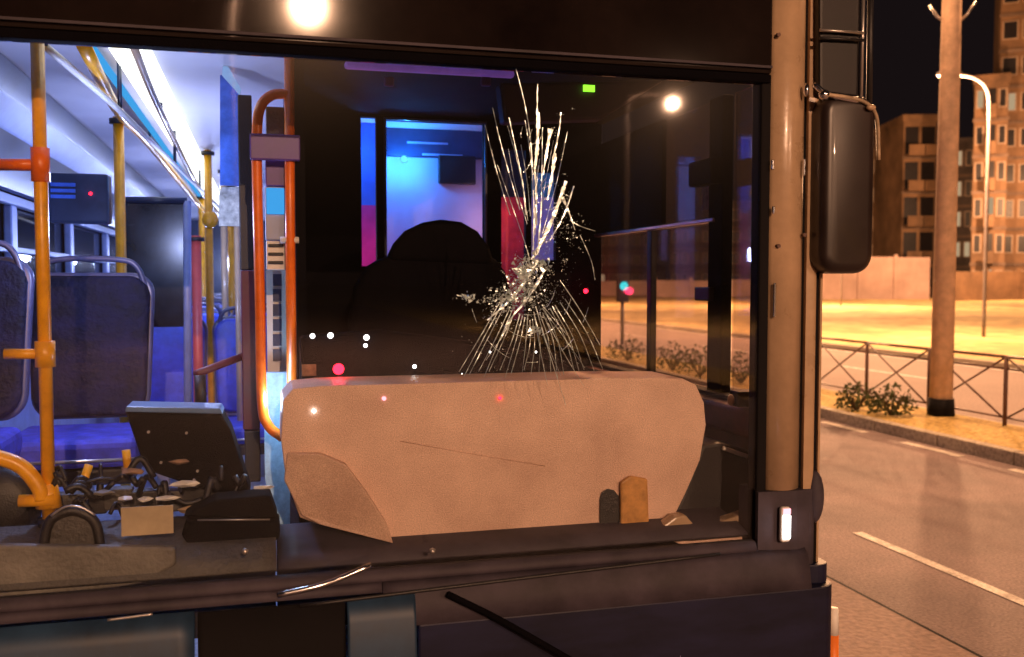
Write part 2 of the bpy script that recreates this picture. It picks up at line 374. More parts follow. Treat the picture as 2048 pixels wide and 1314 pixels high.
# the lamps behind the viewer that light the front of the bus and mirror in its glass
def mirrorlamp(px, py, H, power, label):
    r = ray(px, py); t = (H-EYE)/r[2]; v = Vector((r[0]*t, r[1]*t, H)); y = 2*2.5-v.y
    e = empty('street_lamp', (v.x-1.6, y, 0), label=label, cat='street lamp', group='lamps behind the viewer mirrored in the windshield')
    Tube('post', smoothpath([(v.x-1.6, y, 0), (v.x-1.6, y, H*.6), (v.x-1.6, y, H-.2), (v.x-1.2, y, H+.25), (v.x-.2, y, H+.3)], 5), .08, 'lamppost', e)
    Box('lamp_head', (v.x-.35, y-.16, H+.18), (v.x+.35, y+.16, H+.32), 'lamppost', e, bevel=.03)
    lamp('lamp_light', (v.x, y, H), power, (1, .54, .31), .07, e)
mirrorlamp(617, 14, 7.5, 10000, 'lit street lamp mirrored at the top of the windshield')
mirrorlamp(1345, 207, 7.5, 7500, 'lit street lamp mirrored over the black window blind')

# ------------------------------------------------------------------ blocks of flats and low walls beyond the field
def flats(name, px0, px1, dist, depth, floors, fh, m, label, ncol, balcony=(), lit=.12, turn=0, base=0, cat='apartment block'):
    r0 = ray((px0+px1)/2, 561); k = dist/math.hypot(r0[0], r0[1]); w = (px1-px0)/FPX*dist*math.cos(math.atan(((px0+px1)/2-1024)/FPX))
    e = empty(name, (r0[0]*k, r0[1]*k, 0), -math.atan2(r0[0], r0[1])+turn, label=label, cat=cat)
    def L(name_, a, b, mm, bev=0):
        bm = bmesh.new(); box(bm, a, b); return link(name_, bm, mm, e, bevel=bev)
    H = base+floors*fh
    L('wall', (-w/2, 0, 0), (w/2, depth, H), m)
    L('parapet', (-w/2-.15, -.15, H), (w/2+.15, depth+.15, H+.7), m)
    for f in range(floors):
        z = base+f*fh
        wf = .66 if ncol > 5 else .5
        L('floor_band', (-w/2-.1, -.12, z-.18), (w/2+.1, -.002, z+.1), 'concrete2')
        for c in range(ncol):
            cw = w/ncol; xc = -w/2+cw*(c+.5); ww = cw*wf
            if (c in balcony):
                L('balcony_slab', (xc-cw*.46, -1.5, z+.0), (xc+cw*.46, -.13, z+.18), m)
                L('balcony_parapet', (xc-cw*.46, -1.5, z+.185), (xc+cw*.46, -1.38, z+1.05), m)
                L('balcony_door', (xc-ww*.8, -.06, z+.2), (xc+ww*.8, .02, z+fh-.5), 'litwin' if random.random() < lit else 'pane')
            else:
                fr = L('window', (xc-ww/2-.12, -.09, z+fh*.3), (xc+ww/2+.12, -.003, z+fh*.82), 'winframe')
                bm = bmesh.new(); box(bm, (xc-ww/2, -.11, z+fh*.3+.1), (xc+ww/2, -.094, z+fh*.82-.1))
                link('pane', bm, 'litwin' if random.random() < lit else 'pane', fr)
    return e
flats('apartment_block', 2008, 2330, 95, 12, 12, 3.1, M['concrete'], 'tall orange lit unfinished apartment block at the right edge of the photo', 9, (3, 6), .05, .12)
flats('apartment_block', 1944, 2004, 92, 10, 6, 3.1, M['concrete'], 'lower orange wing with barred windows against the tall orange block', 3, (1,), .1)
flats('apartment_block', 1905, 1940, 108, 10, 5, 3.1, M['concrete3'], 'dim grey block with pale windows right behind the lamp pole', 2, (), .5)
flats('apartment_block', 1802, 1866, 104, 9, 5, 3.5, M['concrete'], 'orange lit block with stacked jutting balconies left of the lamp pole', 2, (0, 1), .05, .35)
flats('apartment_block', 1742, 1798, 112, 10, 5, 3.1, M['concrete2'], 'narrow block with small pale windows beside the bus mirror', 4, (), .6)
flats('apartment_block', 1190, 1330, 170, 12, 3, 3.4, M['concrete3'], 'long dim low block seen through the rear of the driver side window', 6, (2, 5), .08)
flats('apartment_block', 1340, 1440, 150, 12, 3, 3.3, M['concrete3'], 'dim block with a flat roof in the middle of the driver side window', 5, (2,), .08)
flats('apartment_block', 1455, 1640, 140, 12, 4, 3.1, M['concrete3'], 'dim block seen through the narrow front quarter window', 6, (1, 4), .05)
def lowwall(px0, px1, Y, h, label, m='lowwall'):
    x0, x1 = xat(px0, Y), xat(px1, Y)
    e = empty('boundary_wall', ((x0+x1)/2, Y, 0), label=label, cat='wall')
    n = max(2, int((x1-x0)/3.2)); w = (x1-x0)/n
    for k in range(n):
        Box('wall_panel', (x0+w*k+.03, Y, 0), (x0+w*(k+1)-.03, Y+.25, h+random.uniform(-.08, .08)), m, e)
        Box('wall_pier', (x0+w*k-.16, Y-.1, 0), (x0+w*k+.16, Y-.002, h+.25), m, e)
lowwall(1645, 1860, 70, 3.6, 'pale lit boundary wall with piers left of the lamp pole')
lowwall(1905, 2100, 66, 2.4, 'brown boundary wall right of the lamp pole below the flats', 'concrete')
lowwall(1200, 1300, 96, 1.6, 'pale boundary wall at the far end of the driver side window')
lowwall(1310, 1520, 86, 1.7, 'white boundary wall behind the sandy field seen through the bus window')
# roadside signal seen through the rear of the side window
s0 = PX(1245, 572, 9.0); sg = empty('traffic_signal', (s0.x, s0.y, 0), label='small traffic signal with a teal light seen through the driver side window', cat='traffic light')
Tube('post', [(s0.x, s0.y, 0), (s0.x, s0.y, s0.z-.4)], .05, 'lamppost', sg, n=8)
Box('housing', (s0.x-.14, s0.y-.1, s0.z-.42), (s0.x+.14, s0.y+.1, s0.z+.3), 'black', sg, bevel=.02)
disc('lens', (s0.x, s0.y-.11, s0.z), .11, .02, 'tealamp', sg)
# orange and white marker post behind the bus corner
mp = PY(1667, 1216, 3.0)
mk = empty('marker_post', (mp.x, 3.0, 0), label='slim white and orange marker post behind the bottom corner of the bus', cat='marker post')
zt = mp.z; zo = PY(1667, 1268, 3.0).z
Tube('white_sleeve', [(mp.x, 3.0, zo), (mp.x, 3.0, zt)], [.02, .017], 'white', mk)
Tube('post', [(mp.x, 3.0, .03), (mp.x, 3.0, zo)], [.024, .02], 'tripaint', mk)
Tube('base', [(mp.x, 3.0, 0), (mp.x, 3.0, .04)], [.13, .10], 'black', mk)

# ------------------------------------------------------------------ the bus
YF = 2.5; XL = -1.15; XR = 1.62; ZW = .862; ZH = 2.215
bus = empty('bus', (.3, YF, 0), label='city bus seen from the front with a smashed windshield and blue lit interior', cat='bus')
# header band above the windshield
Box('header_panel', (XL, YF-.012, ZH+.03), (1.437, YF+.06, 3.0), 'header', bus, bevel=.01)
Box('header_lip', (XL, YF-.018, ZH+.004), (1.43, YF+.03, ZH+.028), 'soot', bus, bevel=.004)
Box('header_trim', (XL, YF-.022, ZH+.045), (1.43, YF-.0135, ZH+.052), 'brownpaint', bus)
ws = Box('windshield', (XL, YF, ZW), (1.405, YF+.006, ZH), 'glassw', bus)
# rounded corner pillar with grooves, built from a plan outline
def plan(name, pts, z0, z1, m, parent, smooth=False, bevel=0, top=0):
    return Prism(name, [(x, y, z0) for x, y in pts], (top, 0, z1-z0), m, parent, smooth=smooth, bevel=bevel)
def arc(cx, cy, r, a0, a1, n): return [(cx+r*math.cos(math.radians(a0+(a1-a0)*k/n)), cy+r*math.sin(math.radians(a0+(a1-a0)*k/n))) for k in range(n+1)]
plan('pillar_skin', [(1.437, YF+.10)]+[(1.437+.112*k/12, YF+.008-.034*math.sin(math.pi*(.08+.86*k/12))) for k in range(13)]+[(1.549, YF+.10)], 1.03, 3.0, 'paint', bus, smooth=True)
plan('pillar_groove', [(1.5495, YF+.001), (1.556, YF+.001), (1.556, YF+.1), (1.5495, YF+.1)], 1.03, 3.0, 'rubber', bus)
plan('pillar_edge', [(1.5565, YF-.012)]+arc(1.577, YF+.008, .022, -100, -10, 5)+[(1.6, YF+.1), (1.5565, YF+.1)], .95, 3.0, 'paint', bus)
plan('side_seal', [(1.601, YF+.004), (1.609, YF+.004), (1.609, YF+.1), (1.601, YF+.1)], .6, 3.0, 'rubber', bus)
plan('side_skin', [(1.6095, YF-.004), (1.619, YF+.0), (1.624, YF+.012), (1.624, YF+.14), (1.6095, YF+.14)], .7, 3.0, 'paint', bus)
Box('windshield_seal', (1.405, YF-.008, ZW-.02), (1.4365, YF+.05, ZH+.03), 'rubber', bus, bevel=.006)
Box('body_side', (1.600, YF+.15, .3), (1.624, 4.0, 1.25), 'paintedge', bus)
# screws on the pillar, and highlights drawn as bright chrome strips
for (px, py) in ((1556, 492), (1568, 905), (1556, 70), (1608, 470)):
    p = PY(px, py, YF-.018); disc('screw', p, .006, .012, 'fence', bus, n=8)
for (px, py, hh) in ((1548, 600, .10), (1607, 335, .05), (1544, 330, .03), (1546, 420, .022)):
    p = PY(px, py, YF-.02); q = empty
    Box('pillar_glint', (p.x-.004, YF-.027, p.z-hh/2), (p.x+.004, YF-.019, p.z+hh/2), 'chrome', bus, bevel=.003)
# pillar foot and position lamp
plan('pillar_foot', [(1.405, YF-.018), (1.53, YF-.024), (1.575, YF-.018)]+arc(1.577, YF+.005, .024, -90, -10, 5)+[(1.6, YF+.1), (1.405, YF+.1)], .735, 1.028, 'brownpaint', bus)
ball('pillar_bulge', (1.603, YF+.0, 1.0), .038, 'brownpaint', bus, (.75, .7, 2.1), 3)
pl = PY(1570, 1047, YF-.04)
pm = Box('position_lamp', (pl.x-.016, YF-.048, pl.z-.055), (pl.x+.016, YF-.028, pl.z+.05), 'white', bus, bevel=.008, seg=3)
Box('lens', (pl.x-.011, YF-.053, pl.z-.042), (pl.x+.011, YF-.0485, pl.z+.026), 'whitelamp', pm)
Box('lens', (pl.x-.011, YF-.053, pl.z+.030), (pl.x+.011, YF-.0485, pl.z+.046), 'pinklamp', pm)
# front skin under the windshield: a swept section
def sweep(name, prof, x0, x1, m, parent, n=24, bow=.0, smooth=True):
    bm = bmesh.new(); rows = []
    for i in range(n+1):
        x = x0+(x1-x0)*i/n; rows.append([bm.verts.new(local(parent, (x, y-bow*(1-((x-.24)/1.4)**2), z))) for y, z in prof])
    for A, B in zip(rows, rows[1:]):
        for k in range(len(prof)-1): bm.faces.new((A[k], B[k], B[k+1], A[k+1]))
    o = link(name, bm, m, parent, smooth=smooth)
    so = o.modifiers.new('solid', 'SOLIDIFY'); so.thickness = .01; so.offset = -1 if False else 1
    return o
sweep('gasket', [(YF+.01, ZW+.012), (YF-.008, ZW+.010), (YF-.013, ZW+.0), (YF-.010, ZW-.012)], XL, 1.40, 'brownpaint', bus)
sweep('upper_front_panel', [(YF-.012, ZW-.014), (YF-.03, ZW-.03), (YF-.042, ZW-.07), (YF-.052, ZW-.122)], .30, 1.56, 'brownpaint', bus)
sweep('upper_front_panel', [(YF-.012, ZW-.014), (YF-.022, ZW-.022), (YF-.028, ZW-.036)], XL, .298, 'brownpaint', bus)
plan('service_flap', [(.39, YF-.056), (1.57, YF-.056)]+arc(1.60, YF-.0, .056, -75, -5, 8)+[(1.656, YF+.2), (.39, YF+.2)], .25, .742, 'navy', bus, bevel=.006)
sweep('service_flap', [(YF-.036, ZW-.040), (YF-.055, ZW-.10), (YF-.065, ZW-.2), (YF-.07, .42), (YF-.06, .3)], .205, .383, 'slate', bus)
sweep('headlamp_bay', [(YF-.030, ZW-.046), (YF-.045, ZW-.2), (YF-.05, .42), (YF-.05, .3)], -.165, .20, 'rubber', bus)
sweep('service_flap', [(YF-.036, ZW-.040), (YF-.055, ZW-.10), (YF-.065, ZW-.2), (YF-.07, .42), (YF-.06, .3)], XL, -.172, 'slate', bus)
plan('corner_bumper', [(1.56, YF-.02), (1.60, YF-.03)]+arc(1.607, YF+.012, .042, -80, -5, 6)+[(1.649, YF+.2), (1.56, YF+.2)], .742, .80, 'navy', bus, bevel=.004)
# wipers
def wiper(name, pts, r, m): return Tube(name, smoothpath(pts, 6), r, m, bus, n=8)
a, b, c = PY(556, 1190, YF-.06), PY(650, 1168, YF-.06), PY(742, 1130, YF-.03)
wiper('wiper_arm', [a, b, c], [.008]*13, 'chrome')
wiper('wiper_blade', [PY(215, 1240, YF-.05), PY(262, 1234, YF-.05), PY(305, 1228, YF-.05)], .0035, 'silver')
wiper('wiper_arm', [PY(895, 1188, YF-.07), PY(1000, 1240, YF-.085), PY(1150, 1325, YF-.1)], .009, 'soot')
wiper('wiper_blade', [PY(600, 1212, YF-.055), PY(1000, 1162, YF-.05), PY(1440, 1108, YF-.04)], .005, 'black')
for px, py in ((790, 1228), (865, 1102), (490, 1103)): ball('wiper_nut', PY(px, py, YF-.05), .009, 'silver', bus, sub=1)

# mirror housing on its bracket
YM = 2.42
def rrect(x0, x1, z0, z1, r, n=5, skew=0):
    o = []
    for cx, cz, a in ((x1-r, z0+r, -90), (x1-r, z1-r, 0), (x0+r, z1-r, 90), (x0+r, z0+r, 180)):
        o += [(cx+r*math.cos(math.radians(a+90*k/n)), cz+r*math.sin(math.radians(a+90*k/n))) for k in range(n+1)]
    return o
m0, m1 = PY(1644, 547, YM), PY(1758, 190, YM)
mir = Prism('mirror_housing', [(x, YM, z) for x, z in rrect(m0.x, m1.x, m0.z, m1.z, .055)], (0, .13, 0), mat('mirror_shell', (.02, .012, .011), .35, var=.25, scale=4, coat=.2), bus, bevel=.03, seg=4, smooth=True)
Prism('mirror_glass', [(x, YM+.131, z) for x, z in rrect(m0.x+.02, m1.x-.02, m0.z+.02, m1.z-.02, .04)], (0, .004, 0), 'silver', mir)
Tube('rim', smoothpath([PY(1645, 188, YM-.005), PY(1700, 196, YM-.005), PY(1735, 208, YM-.005), PY(1754, 240, YM+.01), PY(1757, 320, YM+.02)], 5), .006, 'paintedge', mir, n=8)
ball('knuckle', PY(1742, 215, YM-.01), .012, 'paint', mir, (1.3, .8, .8), 2)
Tube('mirror_arm', smoothpath([PY(1628, 168, YM+.02), PY(1655, 188, YM), PY(1722, 204, YM)], 4), .008, 'chrome', bus)
ball('arm_joint', PY(1648, 190, YM), .016, 'chrome', bus, sub=2)
ball('arm_joint', PY(1612, 180, YF-.035), .012, 'chrome', bus, (.7, 1, 1.7), 2)
up = Prism('upper_mirror', [PY(1640, -60, YM+.03), PY(1724, -60, YM+.03), PY(1720, 196, YM+.03), PY(1640, 186, YM+.03)], (0, .03, 0), 'pane', bus, bevel=.008)
Tube('crossbar', [PY(1640, 60, YM+.015), PY(1728, 66, YM+.015)], .0045, 'silver', up, n=8)
Tube('crossbar', [PY(1640, 76, YM+.015), PY(1728, 80, YM+.015)], .005, 'black', up, n=8)
Tube('frame_bar', [PY(1728, -60, YM+.02), PY(1722, 196, YM+.02)], .005, 'silver', up, n=8)
Tube('frame_bar', [PY(1742, -60, YM+.03), PY(1738, 215, YM+.03)], .009, 'black', up, n=8)

# shell of the passenger saloon
Box('floor', (XL, YF+.1, .30), (XR, 13.4, .36), 'floor', bus)
Box('ceiling', (XL, YF+.07, 2.46), (XR, 13.4, 2.5), 'ceil', bus)
Box('roof', (XL-.02, YF+.07, 2.9), (XR, 13.5, 3.02), 'paintedge', bus)
Box('rear_wall', (XL, 13.4, .3), (XR, 13.5, 2.5), 'covedark', bus)
Box('side_wall', (XL-.03, YF+.05, .25), (XL, 13.4, 1.28), 'wallblue', bus)
zt = PX(110, 395, XL+.02).z
Box('side_wall', (1.6, 4.42, .3), (1.624, 13.4, 2.5), 'wallblue', bus)
# cove: sloped panels between wall and ceiling on the left
def covestrip(name, xa, za, xb, zb, m, y0=2.6, y1=13.3):
    return Prism(name, [(xa, y0, za), (xb, y0, zb), (xb+.012, y0, zb+.012), (xa+.012, y0, za+.012)], (0, y1-y0, 0), m, bus)
zc = {k: PX(110, v, XL+.05).z for k, v in dict(a=255, b=285, c=300, d=345).items()}
covestrip('cove_rail', XL+.26, 2.44, XL+.20, 2.36, 'covedark')
covestrip('cove_panel', XL+.195, 2.355, XL+.12, 2.27, 'wallblue')
covestrip('cove_panel', XL+.115, 2.262, XL+.05, 2.05, 'covedark')
Box('window_rail', (XL+.002, 2.6, 2.0), (XL+.05, 13.3, 2.045), 'cove', bus, bevel=.01)
Box('window_rail', (XL+.002, 2.6, 1.78), (XL+.03, 13.3, 1.81), 'cove', bus, bevel=.006)
ys = [2.6, 3.62, 4.9, 6.3, 7.7, 9.1, 10.5, 11.9, 13.3]
for i in range(len(ys)-1):
    Box('side_window', (XL-.012, ys[i]+.05, 1.28), (XL-.006, ys[i+1]-.05, 2.0), 'glassd', bus)
for y in ys[:-1]:
    Box('window_post', (XL+.001, y-.05, 1.28), (XL+.04, y+.05, 2.0), 'wallblue', bus, bevel=.008)
# ceiling lamp strip and lamps along it
Prism('light_strip', [(-.50, 2.75, 2.455), (-.48, 2.75, 2.42), (-.38, 2.75, 2.42), (-.36, 2.75, 2.455)], (0, 10.2, 0), 'striplamp', bus)
Prism('light_strip', [(-.57, 2.75, 2.455), (-.565, 2.75, 2.44), (-.545, 2.75, 2.44), (-.54, 2.75, 2.455)], (0, 10.2, 0), 'cyanscreen', bus)
Prism('light_strip', [(1.3, 5.4, 2.455), (1.32, 5.4, 2.425), (1.38, 5.4, 2.425), (1.40, 5.4, 2.455)], (0, 7.4, 0), 'striplamp', bus)
BL = (.46, .54, 1.0)
for y in (3.3, 4.8, 6.6, 8.6, 10.6, 12.4): lamp('saloon_lamp', (-.42, y, 1.85), 21, BL, .05, bus)
for y in (5.6, 8.5, 11.5): lamp('saloon_lamp', (1.0, y, 1.9), 8, BL, .05, bus)

# cab: black partition, rear wall with openings, ceiling box, blind, dashboard
YB = 4.35
CX = PY(592, 500, 3.0).x
Box('cab_partition', (CX, 3.0, .36), (CX+.03, YB, 2.455), 'cabblack', bus)
holes = []
def H(px0, py0, px1, py1): 
    a, b = PY(px0, py1, YB), PY(px1, py0, YB); holes.append((a.x, b.x, a.z, b.z)); return holes[-1]
hw = H(775, 248, 968, 640); H(724, 235, 752, 532); H(1003, 300, 1052, 640); H(1063, 345, 1112, 520)
def wall_holes(name, x0, x1, z0, z1, y0, y1, holes, m, parent):
    xs = sorted({x0, x1, *[h[0] for h in holes], *[h[1] for h in holes]}); zs = sorted({z0, z1, *[h[2] for h in holes], *[h[3] for h in holes]})
    bm = bmesh.new()
    for i in range(len(xs)-1):
        j = 0
        while j < len(zs)-1:
            cx = (xs[i]+xs[i+1])/2
            inside = lambda jj: any(h[0] < cx < h[1] and h[2] < (zs[jj]+zs[jj+1])/2 < h[3] for h in holes)
            if inside(j): j += 1; continue
            k = j
            while k+1 < len(zs)-1 and not inside(k+1): k += 1
            box(bm, local(parent, (xs[i], y0, zs[j])), local(parent, (xs[i+1], y1, zs[k+1]))); j = k+1
    return link(name, bm, m, parent)
wall_holes('cab_rear_wall', CX+.031, 1.598, .36, 2.455, YB, YB+.04, holes, M['cabblack'], bus)
fx0, fx1, fz0, fz1 = hw
cw = Box('cab_window', (fx0, YB+.01, fz0), (fx1, YB+.016, fz1), 'glassc', bus)
for (a, b) in (((fx0-.012, YB-.012, fz1), (fx1+.012, YB-.001, fz1+.01)), ((fx0-.012, YB-.012, fz0), (fx0-.002, YB-.001, fz1)), ((fx1+.002, YB-.012, fz0), (fx1+.012, YB-.001, fz1))):
    Box('frame', a, b, 'seatshell', cw)
Box('cab_ceiling', (CX+.03, 2.62, 2.40), (1.6, YB-.002, 2.44), 'cabblack', bus)
rl0, rl1 = PY(690, 141, 2.9), PY(1030, 148, 2.9)
rl = Box('rail', (rl0.x, 2.9, rl1.z-.010), (rl1.x, 2.93, rl1.z+.012), 'purpleglow', bus, bevel=.008)
for px in (778, 972):
    p = PY(px, 163, 2.9); fr = Box('rail_bracket', (p.x-.015, 2.895, p.z-.014), (p.x+.015, 2.91, p.z+.014), 'purple', rl, bevel=.004)
# ceiling console with a green lamp
cn = Prism('ceiling_console', [PY(1050, 165, 3.2), PY(1330, 160, 3.2), PY(1205, 238, 3.2), PY(1010, 245, 3.2), PY(1000, 165, 3.2)], (0, .08, 0), mat('console_grey', (.035, .02, .026), .6), bus, bevel=.01)
Box('indicator_or_glint', PY(1166, 183, 3.19)-Vector((0, .004, 0)), PY(1189, 171, 3.19), 'greenlamp', cn)
# blind and side window of the driver
SX = 1.598
def side(py0, py1, pxa, pxb): pass
yb0, yb1 = PX(1205, 470, SX).y, PX(1338, 440, SX).y
Box('window_blind', (SX-.03, YB-.003, 1.875), (SX-.012, yb1, 2.298), 'soot', bus, bevel=.003)
Box('window_blind_rod', (SX-.04, YB-.003, 1.86), (SX-.008, 3.1, 1.874), 'silver', bus, bevel=.003)
Box('driver_window', (SX, 3.13, 1.25), (SX+.006, YB, 2.3), 'glasss', bus)
Box('quarter_window', (SX, YF+.12, 1.2), (SX+.006, 3.02, 2.3), 'glassq', bus)
Box('window_bar', (SX-.03, 3.045, 1.2), (SX+.012, 3.155, 2.3), 'soot', bus, bevel=.006)
ya = PX(1305, 600, SX).y
Box('window_bar', (SX-.018, ya-.022, 1.25), (SX+.010, ya+.022, 1.862), 'black', bus, bevel=.004)
Box('window_sill', (SX-.10, YF+.14, 1.14), (SX+.015, YB, 1.235), 'brown', bus, bevel=.015, seg=3)
Box('sill_rubber', (SX-.05, YF+.14, 1.2355), (SX+.008, YB, 1.252), 'rubber', bus, bevel=.003)
Box('cab_side_wall', (SX-.02, YF+.1, .36), (SX+.002, YB, 1.138), 'brown', bus)
# little box and tag on the side window
q = PX(1420, 345, SX-.05); Box('blind_motor', (SX-.09, q.y-.09, q.z-.045), (SX-.035, q.y+.10, q.z+.045), 'soot', bus, bevel=.01)
q = PX(1407, 398, SX-.03); Box('window_sticker', (SX-.012, q.y-.045, q.z-.04), (SX-.008, q.y+.045, q.z+.045), 'crumb', bus)
q = PX(1400, 585, SX-.05); Box('window_latch', (SX-.05, q.y-.07, q.z-.03), (SX-.02, q.y+.05, q.z+.02), 'black', bus, bevel=.006)
# added red lamp that tints the dusty side glass pink
q = Vector((SX-.10, YB-.06, 1.60)); ball('added_red_bulb', q, .012, 'redlamp', bus, sub=1); lamp('added_red_light', q+Vector((0, -.03, 0)), .30, (1, .03, .12), .02, bus)

# dashboard: low shelf across the front and raised beige binnacle
sweep('dash_shelf', [(YF+.035, .885), (YF+.12, .935), (YF+.30, .975), (YF+.36, .96), (YF+.38, .6)], XL+.02, .03, 'dash', bus)
sweep('dash_shelf', [(YF+.035, .885), (YF+.10, .905), (YF+.30, .93), (YF+.36, .92), (YF+.38, .6)], .034, 1.40, 'brownpaint', bus)
lp = [PY(75, 1200, YF+.03), PY(200, 1183, YF+.035), PY(300, 1150, YF+.05), PY(352, 1128, YF+.07)]
Prism('dash_moulding', [PY(-60, 1090, YF+.045), PY(350, 1095, YF+.045), PY(352, 1130, YF+.045), PY(280, 1168, YF+.045), PY(80, 1200, YF+.045), PY(-60, 1206, YF+.045)], (0, .03, 0), 'dashlight', bus, bevel=.008, seg=3)
YD = 2.66
outl = [(566, 800), (585, 778), (640, 772), (900, 765), (1200, 757), (1365, 757), (1392, 770), (1408, 805), (1412, 850), (1400, 920), (1372, 985), (1340, 1050), (1328, 1062), (1240, 1068), (1205, 1060), (1202, 1063), (790, 1086), (640, 1050), (600, 1035), (572, 960), (562, 880)]
def binn(p): 
    v = PY(p[0], p[1], YD); v.y = YD; return v
pan = Prism('binnacle_shell', [binn(p) for p in outl], (0, .24, 0), 'beige', bus, bevel=.022, seg=4)
# the left shadow on the binnacle, shaped as a darker plate
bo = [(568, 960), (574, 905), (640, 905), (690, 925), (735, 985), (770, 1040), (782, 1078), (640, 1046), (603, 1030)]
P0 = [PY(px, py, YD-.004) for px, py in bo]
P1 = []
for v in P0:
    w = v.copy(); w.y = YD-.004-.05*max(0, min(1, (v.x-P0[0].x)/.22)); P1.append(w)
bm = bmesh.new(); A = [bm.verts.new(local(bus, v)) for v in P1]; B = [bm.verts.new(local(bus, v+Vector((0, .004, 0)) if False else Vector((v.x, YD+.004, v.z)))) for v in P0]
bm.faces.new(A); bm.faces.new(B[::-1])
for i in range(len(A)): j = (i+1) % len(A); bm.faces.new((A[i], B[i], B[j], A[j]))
o = link('shadow_plate', bm, 'beigeshade', pan, bevel=.006)
# crease, notch and bracket on the binnacle
Tube('crease', [PY(800, 882, YD-.001), PY(930, 905, YD-.001), PY(1090, 932, YD-.001)], .0014, 'beige', pan, n=6)
nt = [(1200, 1075), (1200, 1000), (1204, 985), (1215, 978), (1228, 980), (1238, 992), (1240, 1075)]
Prism('notch_shutter', [PY(px, py, YD-.008) for px, py in nt], (0, .006, 0), 'black', pan, bevel=.002)
Prism('bracket', [PY(px, py, YD-.02) for px, py in ((1242, 1072), (1242, 965), (1262, 952), (1296, 958), (1300, 1072))], (0, .016, 0), 'orangeplastic', pan, bevel=.006)
for px, py, m_, r in ((768, 797, 'pinklamp', .006), (628, 822, 'whitelamp', .0045), (1000, 796, 'redlamp', .0045)):
    disc('indicator_or_glint', PY(px, py, YD-.003), r, .006, m_, pan, n=10)  # glowing discs stand for reflections in the glass
# right of the binnacle: black duct, pale wedge and white strip
Prism('side_duct', [PY(px, py, 2.72) for px, py in ((1405, 890), (1440, 885), (1512, 905), (1512, 1000), (1450, 1040), (1380, 1052), (1345, 1040))], (0, .2, 0), 'black', bus, bevel=.012)
Prism('shelf_end', [PY(px, py, 2.60) for px, py in ((1300, 1072), (1352, 1034), (1372, 1030), (1396, 1058), (1512, 1020), (1512, 1066), (1380, 1078))], (0, .05, 0), 'paint', bus, bevel=.006)
Prism('shelf_end', [PY(px, py, 2.575) for px, py in ((1335, 1078), (1380, 1083), (1512, 1071), (1512, 1098), (1400, 1106))], (0, .05, 0), 'beige', bus, bevel=.004)
Tube('grab_strip', [PY(1446, 896, 2.70), PY(1508, 918, 2.70)], .007, 'white', bus, n=8)
Box('latch_block', PY(1476, 815, 2.74), PY(1506, 778, 2.80), 'black', bus, bevel=.004)
ball('latch_knob', PY(1462, 800, 2.76), .012, 'paint', bus, (1, 1, 1.6))
# black top of the dash behind the binnacle, with reflections drawn as glowing dots
Prism('dash_back', [PY(px, py, 2.93) for px, py in ((600, 800), (600, 672), (760, 660), (1000, 690), (1215, 745), (1330, 752), (1400, 790), (1400, 830))], (0, .05, 0), 'soot', bus, bevel=.01)
for px, py, m_, r in ((625, 672, 'whitelamp', .0075), (661, 671, 'whitelamp', .0085), (733, 675, 'whitelamp', .0085), (731, 691, 'whitelamp', .006),
                      (829, 733, 'whitelamp', .006), (885, 757, 'whitelamp', .0032), (924, 749, 'whitelamp', .0035), (980, 704, 'whitelamp', .003), (1072, 704, 'whitelamp', .003)):
    ball('dash_glint', PY(px, py, 2.915), r, m_, bus, sub=2)
rr = ball('red_glint', PY(677, 738, 2.905), .017, 'redlamp', bus, sub=2)
lamp('red_glint_light', PY(677, 738, 2.86), .12, (1, .02, .05), .02, bus)  # small red light added around the red dot
Box('dash_tag', PY(604, 752, 2.90), PY(632, 728, 2.91), 'crumb', bus)

# cracks in the windshield
YC = YF-.004
def crack(pts, w0, w1, breaks=0.0):
    """a thin sliver of broken glass standing out from the pane along pts (photo pixels on the pane)"""
    P = smoothpath([PY(px, py, YC) for px, py in pts], 5); bm = bmesh.new(); n = len(P)
    for i in range(n-1):
        if random.random() < breaks: continue
        d = (P[i+1]-P[i]).normalized(); s = Vector((0, 1, 0)).cross(d).normalized(); t = i/(n-1); w = w0+(w1-w0)*t; w *= random.uniform(.5, 1.4)
        t2 = (i+1)/(n-1); ww = (w0+(w1-w0)*t2)*random.uniform(.5, 1.3); dp = random.uniform(.0005, .003)
        a = [P[i]-s*w, P[i]+s*w, P[i+1]+s*ww, P[i+1]-s*ww]
        f = [bm.verts.new(local(bus, v+Vector((0, random.uniform(-.0015, 0), 0)))) for v in a]; b = [bm.verts.new(local(bus, v+Vector((0, dp, 0)))) for v in a]
        bm.faces.new(f); 
        for k in range(4): bm.faces.new((f[k], b[k], b[(k+1) % 4], f[(k+1) % 4]))
    if not bm.faces: bm.free(); return
    link('crack', bm, 'shard', ws)
